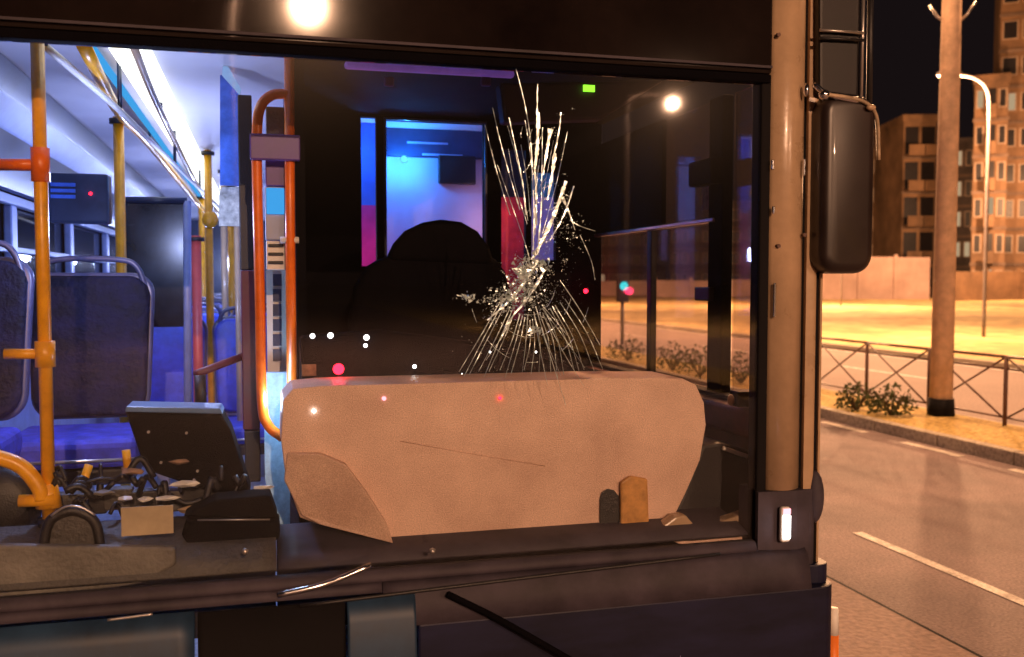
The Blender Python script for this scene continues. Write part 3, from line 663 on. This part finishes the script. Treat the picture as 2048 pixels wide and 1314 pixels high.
C = [
 ([(1030, 130), (1048, 200), (1060, 270), (1066, 350)], .0006, .0012), ([(1075, 168), (1074, 230)], .0006, .002), ([(1077, 225), (1074, 300), (1069, 338)], .004, .0035),
 ([(1069, 330), (1072, 400), (1070, 470)], .002, .001), ([(985, 215), (1000, 280), (1022, 360), (1040, 420)], .0006, .0012),
 ([(1018, 235), (1032, 300), (1046, 370), (1052, 430)], .0008, .0015), ([(1101, 258), (1094, 300), (1086, 350)], .005, .0016),
 ([(1110, 306), (1104, 350), (1095, 400)], .0048, .002), ([(1122, 225), (1118, 262), (1106, 320)], .0012, .002),
 ([(1132, 362), (1112, 420), (1085, 480), (1064, 520)], .003, .006), ([(1148, 372), (1128, 430), (1100, 480)], .0012, .002),
 ([(1085, 255), (1084, 330), (1082, 420), (1076, 500)], .0006, .0016), ([(995, 330), (1020, 400), (1048, 480), (1060, 520)], .0004, .0012),
 ([(1050, 240), (1062, 320), (1068, 420), (1066, 500)], .0006, .0015), ([(970, 250), (990, 330), (1020, 430)], .0004, .0008),
 ([(975, 78), (984, 110)], .0008, .0012), ([(1160, 470), (1182, 520), (1190, 560)], .0008, .0004), ([(1120, 560), (1160, 620), (1200, 690)], .0008, .0005),
 ([(1140, 440), (1160, 452), (1190, 462)], .0012, .0005), ([(1125, 395), (1140, 430), (1150, 460)], .003, .001),
 ([(1075, 520), (1045, 570), (1010, 610), (975, 640)], .004, .0015), ([(1090, 540), (1060, 590), (1020, 640), (1000, 680)], .003, .001),
]
for t, x1 in ((0.5, 928), (2.5, 968), (4.5, 1010), (6.5, 1062), (8.5, 1115), (10.5, 1158), (0, 918), (1, 938), (2, 957), (3, 978), (4, 1000), (5, 1022), (6, 1048), (7, 1078), (8, 1102), (9, 1128), (10, 1148), (11, 1168), (12, 1188), (13, 1206)):
    x0 = 1000+t*10; y0 = 640-abs(t-6)*6
    C.append(([(x0, y0), ((x0*.5+x1*.5)+(4 if t < 6 else 6), (y0+750)/2-8), (x1, 750+random.uniform(-12, 6))], .0009, .0003))
for R_, n_ in ((70, 7), (115, 8), (165, 6)):
    for k in range(n_):
        a0 = math.radians(random.uniform(200, 335)); a1 = a0+random.uniform(.12, .3); q_ = [(1060+R_*.75*math.cos(t), 560-R_*math.sin(t)) for t in (a0, (a0+a1)/2+.02, a1)]
        C.append((q_, .0005, .0003))
for k in range(10):
    a0 = math.radians(random.uniform(60, 120)); R_ = random.uniform(90, 260); a1 = a0+random.uniform(-.12, .12); C.append(([(1070+R_*.5*math.cos(a0), 520-R_*math.sin(a0)), (1070+R_*.55*math.cos(a1)+5, 520-R_*1.03*math.sin(a1)), (1070+R_*.6*math.cos(a1)+12, 520-R_*1.1*math.sin(a1))], .0008, .0004))
for k in range(16):
    a = math.radians(random.uniform(55, 125) if k % 2 else random.uniform(215, 325)); L = random.uniform(80, 260 if k % 2 else 190); s0 = random.uniform(30, 90)
    if k % 2: cx, cy = 1072, 520
    else: cx, cy = 1060, 580
    p0 = (cx+s0*math.cos(a)*.6, cy-s0*math.sin(a)); p1 = (cx+(s0+L)*math.cos(a)*.62, cy-(s0+L)*math.sin(a)); mid = ((p0[0]+p1[0])/2+random.uniform(-6, 6), (p0[1]+p1[1])/2)
    C.append(([p0, mid, p1], .0008, .0003))
for pts, a, b in C: crack(pts, a*1.2, b*1.1)
# splinters of crushed glass at the impact
bm = bmesh.new()
def spl(px, py, s):
    c = PY(px, py, YC-.002); vs = []
    for k in range(3):
        a = random.uniform(0, 6.28); vs.append(c+Vector((math.cos(a)*s*random.uniform(.4, 1), random.uniform(-.5, .35)*s, math.sin(a)*s*random.uniform(.4, 1))))
    bm.faces.new([bm.verts.new(local(bus, v)) for v in vs])
for (cx, cy, sx, sy, n, s) in ((1042, 540, 12, 12, 70, .010), (1076, 530, 12, 9, 50, .010), (1035, 600, 18, 9, 60, .009), (1020, 575, 22, 10, 40, .005), (1000, 605, 18, 12, 50, .005),
                               (936, 596, 11, 4, 26, .009), (972, 600, 8, 5, 16, .005), (1068, 660, 9, 4, 26, .009), (985, 640, 8, 14, 24, .004), (1128, 395, 6, 16, 26, .005), (1112, 440, 8, 20, 30, .004), (1088, 485, 8, 16, 34, .005),
                               (1135, 470, 24, 22, 60, .004), (1062, 575, 24, 34, 330, .0034), (1075, 590, 40, 46, 220, .0028), (1050, 620, 36, 34, 160, .0024), (1050, 560, 14, 16, 120, .006), (1018, 596, 20, 12, 90, .006), (1085, 380, 16, 20, 50, .003), (1130, 520, 4, 4, 8, .004),
                               (1000, 700, 50, 30, 40, .0018), (1150, 700, 40, 30, 40, .0018), (1120, 230, 3, 3, 5, .004), (1145, 218, 2, 2, 3, .003), (1108, 262, 4, 6, 8, .004)):
    for k in range(int(n*1.8)): spl(random.gauss(cx, sx*.9), random.gauss(cy, sy*.9), s*random.uniform(.4, 1.35))
link('crushed_glass', bm, 'shard', ws)['kind'] = 'stuff'

# notice board, monitor, cyan lamp and added coloured lights behind the cab
YN = 5.1
nb = empty('notice_board', (PY(870, 400, YN).x, YN, .36), label='lavender lit board with a dark monitor behind the cab window', cat='board')
a, b = PY(700, 760, YN), PY(985, 190, YN)
Box('board', (a.x, YN, a.z), (b.x, YN+.03, b.z), 'board', nb, bevel=.005)
a, b = PY(878, 367, YN-.04), PY(952, 312, YN-.04); Box('monitor', (a.x, YN-.04, a.z), (b.x, YN-.005, b.z), 'black', nb, bevel=.006)
a, b = PY(766, 312, YN-.03), PY(985, 200, YN-.03); Box('upper_panel', (a.x, YN-.03, a.z), (b.x, YN-.004, b.z), 'covedark', nb, bevel=.004)
for k in range(2): 
    a = PY(860+30*k, 285+24*k, YN-.05); Box('grille_bar', (a.x-.12, YN-.036, a.z-.006), (a.x+.10, YN-.031, a.z+.004), 'cove', nb)
Box('board_post', (nb.location.x-.05, YN+.031, .36), (nb.location.x+.05, YN+.07, 2.4), 'black', nb)
bc = PY(808, 318, YN-.09); beacon = empty('cyan_beacon', bc, label='small cyan glowing lamp seen through the cab rear window', cat='lamp')
ball('lamp_globe', bc, .018, 'cyanlamp', beacon); lamp('beacon_light', bc-Vector((0, .035, 0)), 9, (.03, .33, 1), .03, beacon)
a = PY(738, 300, YN-.35); lamp('added_blue_light', a, 2.6, (.04, .22, 1), .05, bus)  # added light that turns the board and sheets blue
bp_ = empty('gap_light_sheets', (PY(738, 400, YN-.15).x, YN-.15, .36), label='narrow sheets painted with blue and magenta light left of the cab window', cat='post')
a, b = PY(716, 410, YN-.15), PY(758, 200, YN-.15); Box('blue_light_sheet', (a.x, YN-.15, a.z), (b.x, YN-.13, b.z), mat('blue_light_sheet', (.05, .25, .9), .5), bp_)  # coloured light in the gap painted into two sheets
a, b = PY(716, 560, YN-.15), PY(758, 411, YN-.15); Box('magenta_light_sheet', (a.x, YN-.15, a.z), (b.x, YN-.13, b.z), mat('magenta_light_sheet', (.55, .07, .35), .5), bp_)
# pink and magenta lights added to tint the board and sheets
a = PY(985, 440, YN-.18); lamp('added_pink_light', a, 1.2, (1, .45, .5), .04, bus)
a = PY(738, 500, YN-.38); lamp('added_magenta_light', a, 1.2, (1, .05, .3), .04, bus)
# red hanging advert panel right of the board, with a grey head
rp = empty('hanging_banner', (PY(1028, 470, YN).x, YN, 0), label='red hanging panel right of the cab rear window', cat='banner')
a, b = PY(995, 690, YN), PY(1062, 395, YN); Box('red_sheet', (a.x, YN, a.z), (b.x, YN+.02, b.z), 'redpanel', rp)
a, b = PY(995, 394, YN), PY(1062, 300, YN); Box('grey_head', (a.x, YN, a.z), (b.x, YN+.02, b.z), 'black', rp)
rp2 = empty('side_curtain', (PY(1090, 470, YN).x, YN, 0), label='pale violet and teal panel behind the cracked glass', cat='panel')
a, b = PY(1064, 640, YN), PY(1130, 395, YN); Box('violet_sheet', (a.x, YN, a.z), (b.x, YN+.02, b.z), 'board', rp2)
a, b = PY(1064, 394, YN), PY(1130, 345, YN); Box('teal_sheet', (a.x, YN, a.z), (b.x, YN+.02, b.z), mat('teal_sheet', (.1, .45, .5), .5), rp2)

# driver seat silhouette
YS = 3.7
ds = empty('driver_seat', (PY(870, 700, YS).x, YS, .36), label='black high backed driver seat with a broad rounded headrest', cat='seat')
hd = [(775, 520), (792, 486), (815, 460), (848, 444), (885, 438), (925, 443), (958, 462), (982, 495), (992, 530)]
sh = [(705, 800), (700, 640), (712, 575), (738, 532), (775, 510), (992, 512), (1015, 545), (1028, 600), (1032, 700), (1030, 800)]
Prism('headrest', [PY(p[0], p[1], YS) for p in hd], (0, .12, 0), 'soot', ds, bevel=.03, seg=3, smooth=True)
Prism('backrest', [PY(p[0], p[1], YS+.02) for p in sh], (0, .14, 0), 'soot', ds, bevel=.035, seg=3, smooth=True)
c = ds.location
Box('cushion', (c.x-.26, YS-.5, .80), (c.x+.26, YS+.1, .93), 'soot', ds, bevel=.04, seg=3)
Box('pedestal', (c.x-.16, YS-.35, .36), (c.x+.16, YS, .80), 'black', ds, bevel=.02)
# steering wheel behind the binnacle
sw = empty('steering_wheel', (c.x, 3.1, 1.12), label='black steering wheel low behind the beige binnacle', cat='steering wheel')
bm = bmesh.new(); pts = []
for k in range(33):
    t = 2*math.pi*k/32; pts.append((.22*math.cos(t), .17*math.sin(t), .10*math.sin(t)))
tube(bm, pts, .014, 8, False); link('rim', bm, 'soot', sw, smooth=True)
bm = bmesh.new(); tube(bm, [(-.21, 0, 0), (.21, 0, 0)], .012, 8); tube(bm, [(0, 0, 0), (0, -.16, -.095)], .012, 8); link('spoke', bm, 'soot', sw, smooth=True)
bm = bmesh.new(); tube(bm, [(0, 0, 0), (0, -.02, -.6)], .03, 8); link('column', bm, 'black', sw, smooth=True)

# ------------------------------------------------------------------ grab poles
def gpole(px_top, px_bot, Y, z0, z1, r, m, label, extra=None):
    x = (PY(px_top, 200, Y).x+PY(px_bot, 800, Y).x)/2
    e = empty('grab_pole', (x, Y, z0), label=label, cat='grab pole', group='grab poles in the bus')
    Tube('tube', [(x, Y, z0), (x, Y, z1)], r, m, e, n=14)
    for z in (z0+.01, z1-.02): Tube('flange', [(x, Y, z-.01), (x, Y, z+.012)], r*1.7, 'black', e)
    return e, x
YP = 2.80
e, x = gpole(78, 92, YP, .98, 2.455, .0175, 'yellow', 'yellow grab pole nearest the windshield at the left, with two clamps')
z = PY(85, 330, YP).z; Tube('clamp', [(x, YP, z-.045), (x, YP, z+.045)], .024, 'orange', e); Tube('branch', [(x, YP, z), (x-.11, YP+.02, z)], .016, 'orange', e)
z = PY(85, 708, YP).z; Tube('clamp', [(x, YP, z-.035), (x, YP, z+.035)], .026, 'yellow', e); Tube('branch', [(x, YP, z), (x-.10, YP, z+.002)], .014, 'yellow', e)
z = PY(85, 1000, YP).z; Tube('clamp', [(x, YP, z-.02), (x, YP, z+.045)], [.034, .024], 'yellow', e)
tl = empty('grab_rail', PY(90, 990, YP-.02), label='curved yellow grab rail sweeping down to the foot of the left pole', cat='grab rail')
Tube('tube', smoothpath([PY(-120, 930, YP-.02), PY(-60, 905, YP-.02), PY(0, 916, YP-.02), PY(45, 935, YP-.02), PY(78, 975, YP-.02), PY(82, 1000, YP-.02)], 6), .021, 'yellow', tl)
Tube('foot', [PY(38, 1002, YP-.02), PY(108, 1000, YP-.02)], .017, 'yellow', tl)
blk = empty('wheel_cover', PY(10, 1000, YP+.05), label='black round cover under the curved yellow rail', cat='cover')
ball('dome', PY(5, 1010, YP+.10), .11, 'black', blk, (1, .4, 1))
e, x = gpole(238, 246, 4.4, .36, 2.35, .022, 'yellow', 'yellow grab pole behind the front passenger seat')
e, x = gpole(417, 420, 6.2, .36, 2.455, .024, 'yellow', 'yellow grab pole by the middle door, left of the cream one')
z = PY(425, 440, 6.2).z; ball('stop_button', (x+.01, 6.16, z), .05, 'yellow', e, (1, .6, 1.1))
e, x = gpole(392, 393, 5.6, .36, 1.9, .027, 'redpole', 'red grab pole at the middle door')
e, x = gpole(448, 449, 7.2, .36, 2.455, .022, 'paint', 'cream grab pole far back beside the yellow stop button pole')
e, x = gpole(462, 463, 8.4, .36, 2.455, .028, 'yellow', 'far yellow grab pole seen just left of the dark door post')
e, x = gpole(404, 405, 9.5, .36, 2.455, .03, 'yellow', 'farthest yellow grab pole right of the red pole')
e, x = gpole(474, 476, 5.4, .36, 2.1, .016, 'paint', 'cream grab pole right before the dark door post')
# looped orange rail: two uprights joined by bends
YO = 3.0
lo = empty('grab_rail', PY(552, 560, YO), label='orange looped double grab rail at the edge of the driver cab', cat='grab rail')
Tube('tube', [PY(578, 60, YO), PY(580, 450, YO), PY(584, 772, YO)], .0155, 'orange', lo)
Tube('tube', smoothpath([PY(576, 188, YO), PY(545, 190, YO), PY(522, 212, YO), PY(514, 262, YO), PY(515, 400, YO), PY(520, 600, YO), PY(524, 800, YO), PY(536, 850, YO), PY(566, 876, YO)], 6), .0155, 'orange', lo)
Tube('joint', [PY(579, 480, YO)-Vector((.028, .0, 0)), PY(579, 480, YO)+Vector((.028, 0, 0))], .01, 'white', lo)
# ticket validator held between the uprights
tv = empty('ticket_validator', PY(552, 360, YO+.02), label='purple ticket validator with a cyan screen between the orange rails', cat='ticket machine')
def vb(n, x0, y0, x1, y1, m_, y=YO+.03, th=.05): return Box(n, PY(x0, y1, y), PY(x1, y0, y)+Vector((0, th, 0)), m_, tv, bevel=.004)
vb('top_grille', 532, 214, 568, 268, 'dashlight'); vb('clamp_bracket', 500, 270, 600, 318, 'purple', YO-.03, .03)
vb('body', 531, 320, 570, 372, 'purple'); vb('body', 531, 374, 570, 480, 'cove', YO+.032)
vb('screen', 533, 376, 568, 428, 'cyanscreen', YO+.024, .006)
vb('base', 533, 482, 570, 540, 'white')
for k in range(3): vb('slat', 536, 488+17*k, 567, 494+17*k, 'black', YO+.022, .005)
# lattice mast behind
lm = empty('door_mast', PY(552, 640, 3.3), label='pale slotted door mast between the orange rails', cat='mast')
Box('plate', PY(535, 745, 3.3), PY(572, 540, 3.3)+Vector((0, .02, 0)), 'white', lm)
for k in range(6): Box('slot', PY(546, 572+30*k, 3.29), PY(563, 548+30*k, 3.29)+Vector((0, .006, 0)), 'covedark', lm)
pp = empty('step_panel', PY(548, 900, 3.15), label='pale blue lit panel below the orange looped rail', cat='panel')
Prism('sheet', [PY(527, 745, 3.15), PY(580, 745, 3.15), PY(580, 1060, 3.15), PY(556, 1050, 3.15), PY(530, 960, 3.15)], (0, .03, 0), mat('pale_blue_sheet', (.4, .62, .85), .5, var=.2, scale=30), pp)
lamp('added_panel_light', PY(548, 800, 2.98), 2.6, (.4, .65, 1), .03, bus)  # added fill that brightens the pale blue panel
# dark door post and maroon strip
dp = empty('door_post', PY(492, 600, 3.35), label='dark door post with a maroon lower half left of the orange rail', cat='post')
Box('upper_half', PY(480, 540, 3.35), PY(503, 190, 3.35)+Vector((0, .06, 0)), 'black', dp, bevel=.004)
Box('lower_half', PY(486, 860, 3.34), PY(516, 541, 3.34)+Vector((0, .06, 0)), 'maroon', dp, bevel=.004)
Box('foot', PY(490, 965, 3.34), PY(520, 861, 3.34)+Vector((0, .06, 0)), 'black', dp, bevel=.004)
# blue glazed screen left of the post
bs = empty('draught_screen', PY(460, 270, 3.8), label='tall blue draught screen beside the dark door post', cat='screen')
Prism('pane', [PY(440, 370, 3.8), PY(480, 372, 3.8), PY(480, 188, 3.8), PY(456, 150, 3.8), PY(440, 150, 3.8)], (0, .02, 0), mat('blue_glazing', (.06, .16, .6), .3, var=.4, scale=6), bs)
Prism('edge_highlight', [PY(444, 150, 3.78), PY(446, 132, 3.78), PY(456, 132, 3.78), PY(482, 178, 3.78), PY(480, 190, 3.78)], (0, .015, 0), mat('pale_cyan_highlight', (.5, .8, .95), .4), bs)  # cyan highlight drawn as a pale strip, no lamp
Prism('white_panel', [PY(438, 452, 3.84), PY(480, 452, 3.84), PY(480, 374, 3.84), PY(444, 374, 3.84), PY(438, 390, 3.84)], (0, .02, 0), mat('cream_screen', (.62, .62, .55), .5, var=.4, scale=25), bs)
# dark glazed partition behind the first seat
gp = empty('glazed_partition', PY(312, 520, 4.6), label='dark glazed partition right behind the front passenger seat', cat='partition')
Box('pane', PY(252, 655, 4.6), PY(372, 402, 4.6)+Vector((0, .015, 0)), mat('smoked_pane', (.012, .018, .04), .2, var=.4, scale=6), gp)
Tube('top_rail', [PY(250, 400, 4.6), PY(374, 402, 4.6)], .016, 'covedark', gp)
Tube('upright', [PY(374, 402, 4.6), PY(376, 830, 4.6)], .018, 'wallblue', gp)
# overhead rails and bars along the ceiling
for pts, m_, lb, r in (([(90, 92, 2.85), (240, 222, 3.7), (350, 330, 5.2), (478, 452, 10)], 'white', 'pale ceiling grab rail running back from the left pole', .011),
                       ([(166, 88, 3.0), (240, 228, 4.2), (300, 290, 5.5), (410, 425, 9)], 'yellow', 'yellow ceiling grab rail running back beside the lamp strip', .021),
                       ([(262, 80, 3.3), (322, 225, 4.4), (400, 380, 7), (440, 430, 9)], 'paint', 'cream ceiling grab rail just under the lamp strip', .014)):
    P = [PY(px, py, Y) for px, py, Y in pts]; e = empty('ceiling_rail', P[0], label=lb, cat='grab rail', group='ceiling rails')
    Tube('tube', smoothpath(P, 5), r, m_, e, n=10)
    for k in (0, 1, 2): Tube('hanger', [P[k], Vector((P[k].x, P[k].y, 2.458))], .008, 'covedark', e, n=8)
# passenger display on the left wall
pd = empty('sign_box', PY(165, 395, 4.1), label='dark sign box with a red lamp on the left wall of the saloon', cat='display')
Box('case', PY(98, 445, 4.15), PY(216, 348, 4.15)+Vector((0, .1, 0)), 'covedark', pd, bevel=.01)
for k in range(3): Box('blue_bar', PY(101, 372+12*k, 4.14), PY(150, 366+12*k, 4.14)+Vector((0, .008, 0)), mat('blue_bar', (.05, .16, .8), .4), pd)
ball('red_lamp', PY(181, 387, 4.14), .007, 'redlamp', pd, sub=1)

# ------------------------------------------------------------------ seats
def seat(mback, mcush, label):
    e = empty('passenger_seat', (0, 0, 0), label=label, cat='seat', group='passenger seats')
    prof = rrect(-.215, .215, .02, .66, .07, 6)
    for nm, y, g, m_, bv in (('shell', .045, .012, 'seatshell', .012), ('backrest', 0, 0, mback, .02)):
        bm = bmesh.new(); pr = rrect(-.215-g, .215+g, .02-g, .55+g, .08, 6); tp = lambda z: .90+.10*min(1, max(0, (z)/.3))
        A = [bm.verts.new((x*tp(z), y+z*.14, z)) for x, z in pr]; B = [bm.verts.new((x*tp(z), y+.045+z*.14, z)) for x, z in pr]
        bm.faces.new(A); bm.faces.new(B[::-1])
        for i in range(len(A)): j = (i+1) % len(A); bm.faces.new((A[i], B[i], B[j], A[j]))
        link(nm, bm, m_, e, bevel=bv, seg=3, smooth=True)
    bm = bmesh.new(); box(bm, (-.215, -.42, -.10), (.215, -.005, -.0)); link('cushion', bm, mcush, e, bevel=.03, seg=3)
    bm = bmesh.new(); box(bm, (-.20, -.40, -.16), (.20, .08, -.104)); link('seat_pan', bm, 'black', e, bevel=.01)
    bm = bmesh.new(); tube(bm, [(-.22, -.425, -.07), (.22, -.425, -.07)], .006, 6); link('cushion_piping', bm, 'silver', e, smooth=True)
    bm = bmesh.new(); tube(bm, smoothpath([(-.19, .10, .49), (-.17, .10, .58), (-.10, .10, .612), (.10, .10, .612), (.17, .10, .58), (.205, .10, .47)], 5), .011, 8); link('grip_handle', bm, 'seatshell', e, smooth=True)
    bm = bmesh.new(); box(bm, (-.03, -.2, -.75), (.03, -.1, -.16)); link('leg', bm, 'silver', e)
    return e
p1 = PY(178, 845, 3.82)
proto = seat('seat', 'seatcush', 'navy passenger seat facing the windshield just right of the yellow pole'); proto.location = p1
p0 = PY(-95, 855, 3.45)
s = copy_tree(proto); s['label'] = 'navy passenger seat cut off by the left edge of the photo'; s.location = p0
pb = seat('blueseat', 'blueseat', 'bright blue seat in the row behind the glazed partition'); pb.location = (PY(330, 800, 5.6).x, 5.6, .88)
k = 0
for y, xs in ((5.6, (-.05,)), (6.6, (-.45, .0)), (7.6, (-.9, -.45)), (8.6, (-.9, -.45, 1.2)), (9.6, (-.9, -.45)), (10.6, (-.9, -.45, 1.2))):
    for x in xs:
        s = copy_tree(pb); s.location = (x, y, .88); s['label'] = '%s blue seat of the %s row back in the saloon' % (('leftmost' if x < -.6 else 'right hand' if x > 1 else 'aisle' if x < -.1 else 'innermost'), ('first', 'second', 'third', 'fourth', 'fifth', 'last')[int(round(y-5.6))]); k += 1

# ------------------------------------------------------------------ things lying on the dash
tk = empty('fare_computer', PY(370, 960, 2.85), label='black fare computer case with a blue lit top edge standing on the dash', cat='ticket machine')
Prism('case', [PY(px, py, 2.82) for px, py in ((250, 822), (442, 826), (462, 860), (502, 985), (452, 995), (290, 940))], (0, .12, 0), 'soot', tk, bevel=.006)
Prism('lit_top_edge', [PY(px, py, 2.815) for px, py in ((252, 813), (440, 817), (446, 828), (250, 824))], (0, .13, 0), mat('blue_lit_edge', (.1, .2, .42), .35), tk, bevel=.003)  # blue light along the top edge painted into its colour
for px, py in ((297, 864), (373, 866), (322, 925), (395, 942), (388, 960)): disc('screw', PY(px, py, 2.812), .004, .006, 'silver', tk, n=8)
lv = empty('armrest', PY(440, 730, 3.3), label='short dark armrest bar before the maroon door post', cat='armrest')
Tube('bar', [PY(392, 748, 3.2), PY(503, 706, 3.4)], .013, 'maroon', lv); Tube('support', [PY(400, 750, 3.2), PY(402, 820, 3.2)], .018, 'black', lv)
b2 = empty('dash_console', PY(460, 1060, 2.72), label='black lidded console at the inner corner of the dash', cat='console')
Prism('body', [PY(px, py, 2.64) for px, py in ((372, 1042), (560, 1042), (560, 1075), (535, 1098), (380, 1098), (362, 1070))], (0, .1, 0), 'soot', b2, bevel=.008)
Prism('lid', [PY(px, py, 2.65) for px, py in ((365, 1034), (430, 1000), (540, 990), (556, 1036))], (0, .1, 0), 'soot', b2, bevel=.006)
Tube('trim', [PY(395, 1040, 2.635), PY(540, 1039, 2.635)], .0022, 'silver', b2, n=6)
pa = empty('paper_note', PY(295, 1040, 2.58), label='square cream paper note behind the glass on the dash', cat='paper')
Box('sheet', PY(243, 1073, 2.58), PY(346, 1010, 2.58)+Vector((0, .004, 0)), 'paper', pa)
hl = empty('arched_hood', PY(143, 1090, 2.6), label='dark arched hood on the dash at the foot of the yellow pole', cat='hood')
Tube('arch', smoothpath([PY(95, 1148, 2.6), PY(88, 1095, 2.6), PY(98, 1045, 2.6), PY(130, 1024, 2.6), PY(160, 1024, 2.6), PY(190, 1045, 2.6), PY(200, 1095, 2.6), PY(194, 1140, 2.6)], 5), .013, 'black', hl)
Tube('arch_trim', smoothpath([PY(102, 1032, 2.585), PY(130, 1014, 2.585), PY(160, 1014, 2.585), PY(190, 1030, 2.585)], 5), .003, 'silver', hl)
Prism('face', [PY(px, py, 2.605) for px, py in ((100, 1150), (98, 1050), (120, 1030), (170, 1030), (190, 1050), (190, 1150))], (0, .02, 0), 'dash', hl)
# loose scraps
for px0, py0, px1, py1, lb in ((178, 930, 158, 990, 'short slanted yellow floor stanchion under the front passenger seat'), (252, 900, 256, 940, 'short upright yellow stanchion left of the fare computer')):
    e = empty('stanchion', PY(px1, py1, 3.2), label=lb, cat='stanchion'); Tube('tube', [PY(px0, py0, 3.2), PY(px1, py1, 3.2)], .013, 'yellow', e); Tube('foot', [PY(px1, py1-6, 3.2), PY(px1, py1, 3.2)], .02, 'crumb', e)
scr = [
       (265, 943, 50, 12, 'crumb', 'tan crumpled card left of the fare computer'), (360, 924, 42, 12, 'crumb', 'small tan slip low on the fare computer'),
       (210, 985, 44, 12, 'dashlight', 'tan torn card above the arched hood'), (370, 968, 60, 14, 'white', 'white slip at the foot of the fare computer'),
       (250, 998, 34, 10, 'white', 'white slip above the paper note, left one'), (290, 998, 28, 9, 'white', 'white slip above the paper note, middle one'), (335, 996, 44, 10, 'white', 'long white slip above the paper note, right one'),
       (385, 1020, 60, 20, 'paint', 'pale wedge of card beside the black console'), (528, 975, 40, 10, 'white', 'white slip by the pale blue panel')]
for px, py, w, h, m_, lb in scr:
    Y = 2.74; c = PY(px, py, Y); W_ = w/FPX*2.8/2; H_ = h/FPX*2.8/2
    e = empty('scrap', c, label=lb, cat='litter', group='scraps lying on the dash')
    bm = bmesh.new(); n = 7; ring = [(math.cos(6.283*k/n)*W_*random.uniform(.75, 1.1), random.uniform(-.01, .01), math.sin(6.283*k/n)*H_*random.uniform(.75, 1.1)) for k in range(n)]
    A = [bm.verts.new(v) for v in ring]; B = [bm.verts.new((v[0]*.96, v[1]+.006, v[2]*.96)) for v in ring]; ctr = bm.verts.new((0, -.012, 0))
    for i in range(n): j = (i+1) % n; bm.faces.new((A[i], A[j], ctr)); bm.faces.new((A[i], B[i], B[j], A[j]))
    bm.faces.new(B[::-1]); link('sheet', bm, m_, e)
# tangle of dark cable and clutter under the seats
cl = empty('clutter', PY(330, 985, 2.86), label='dark tangle of cables and boxes heaped along the dash', cat='clutter')
bm = bmesh.new()
for k in range(26):
    a = PY(random.uniform(130, 480), random.uniform(950, 1030), 2.78); b = a+Vector((random.uniform(-.1, .1), random.uniform(-.04, .05), random.uniform(-.03, .03))); c_ = (a+b)/2+Vector((0, 0, random.uniform(-.03, .05)))
    tube(bm, [local(cl, v) for v in smoothpath([a, c_, b], 4)], random.uniform(.004, .011), 6)
link('cable', bm, 'black', cl, smooth=True)['kind'] = 'stuff'
for k in range(7):
    a = PY(130+52*k, 995+random.uniform(-12, 10), 2.84); Box('small_case', a-Vector((.04, .0, .04)), a+Vector((.04, .05, .02)), 'black' if k % 2 else 'dash', cl, bevel=.005)
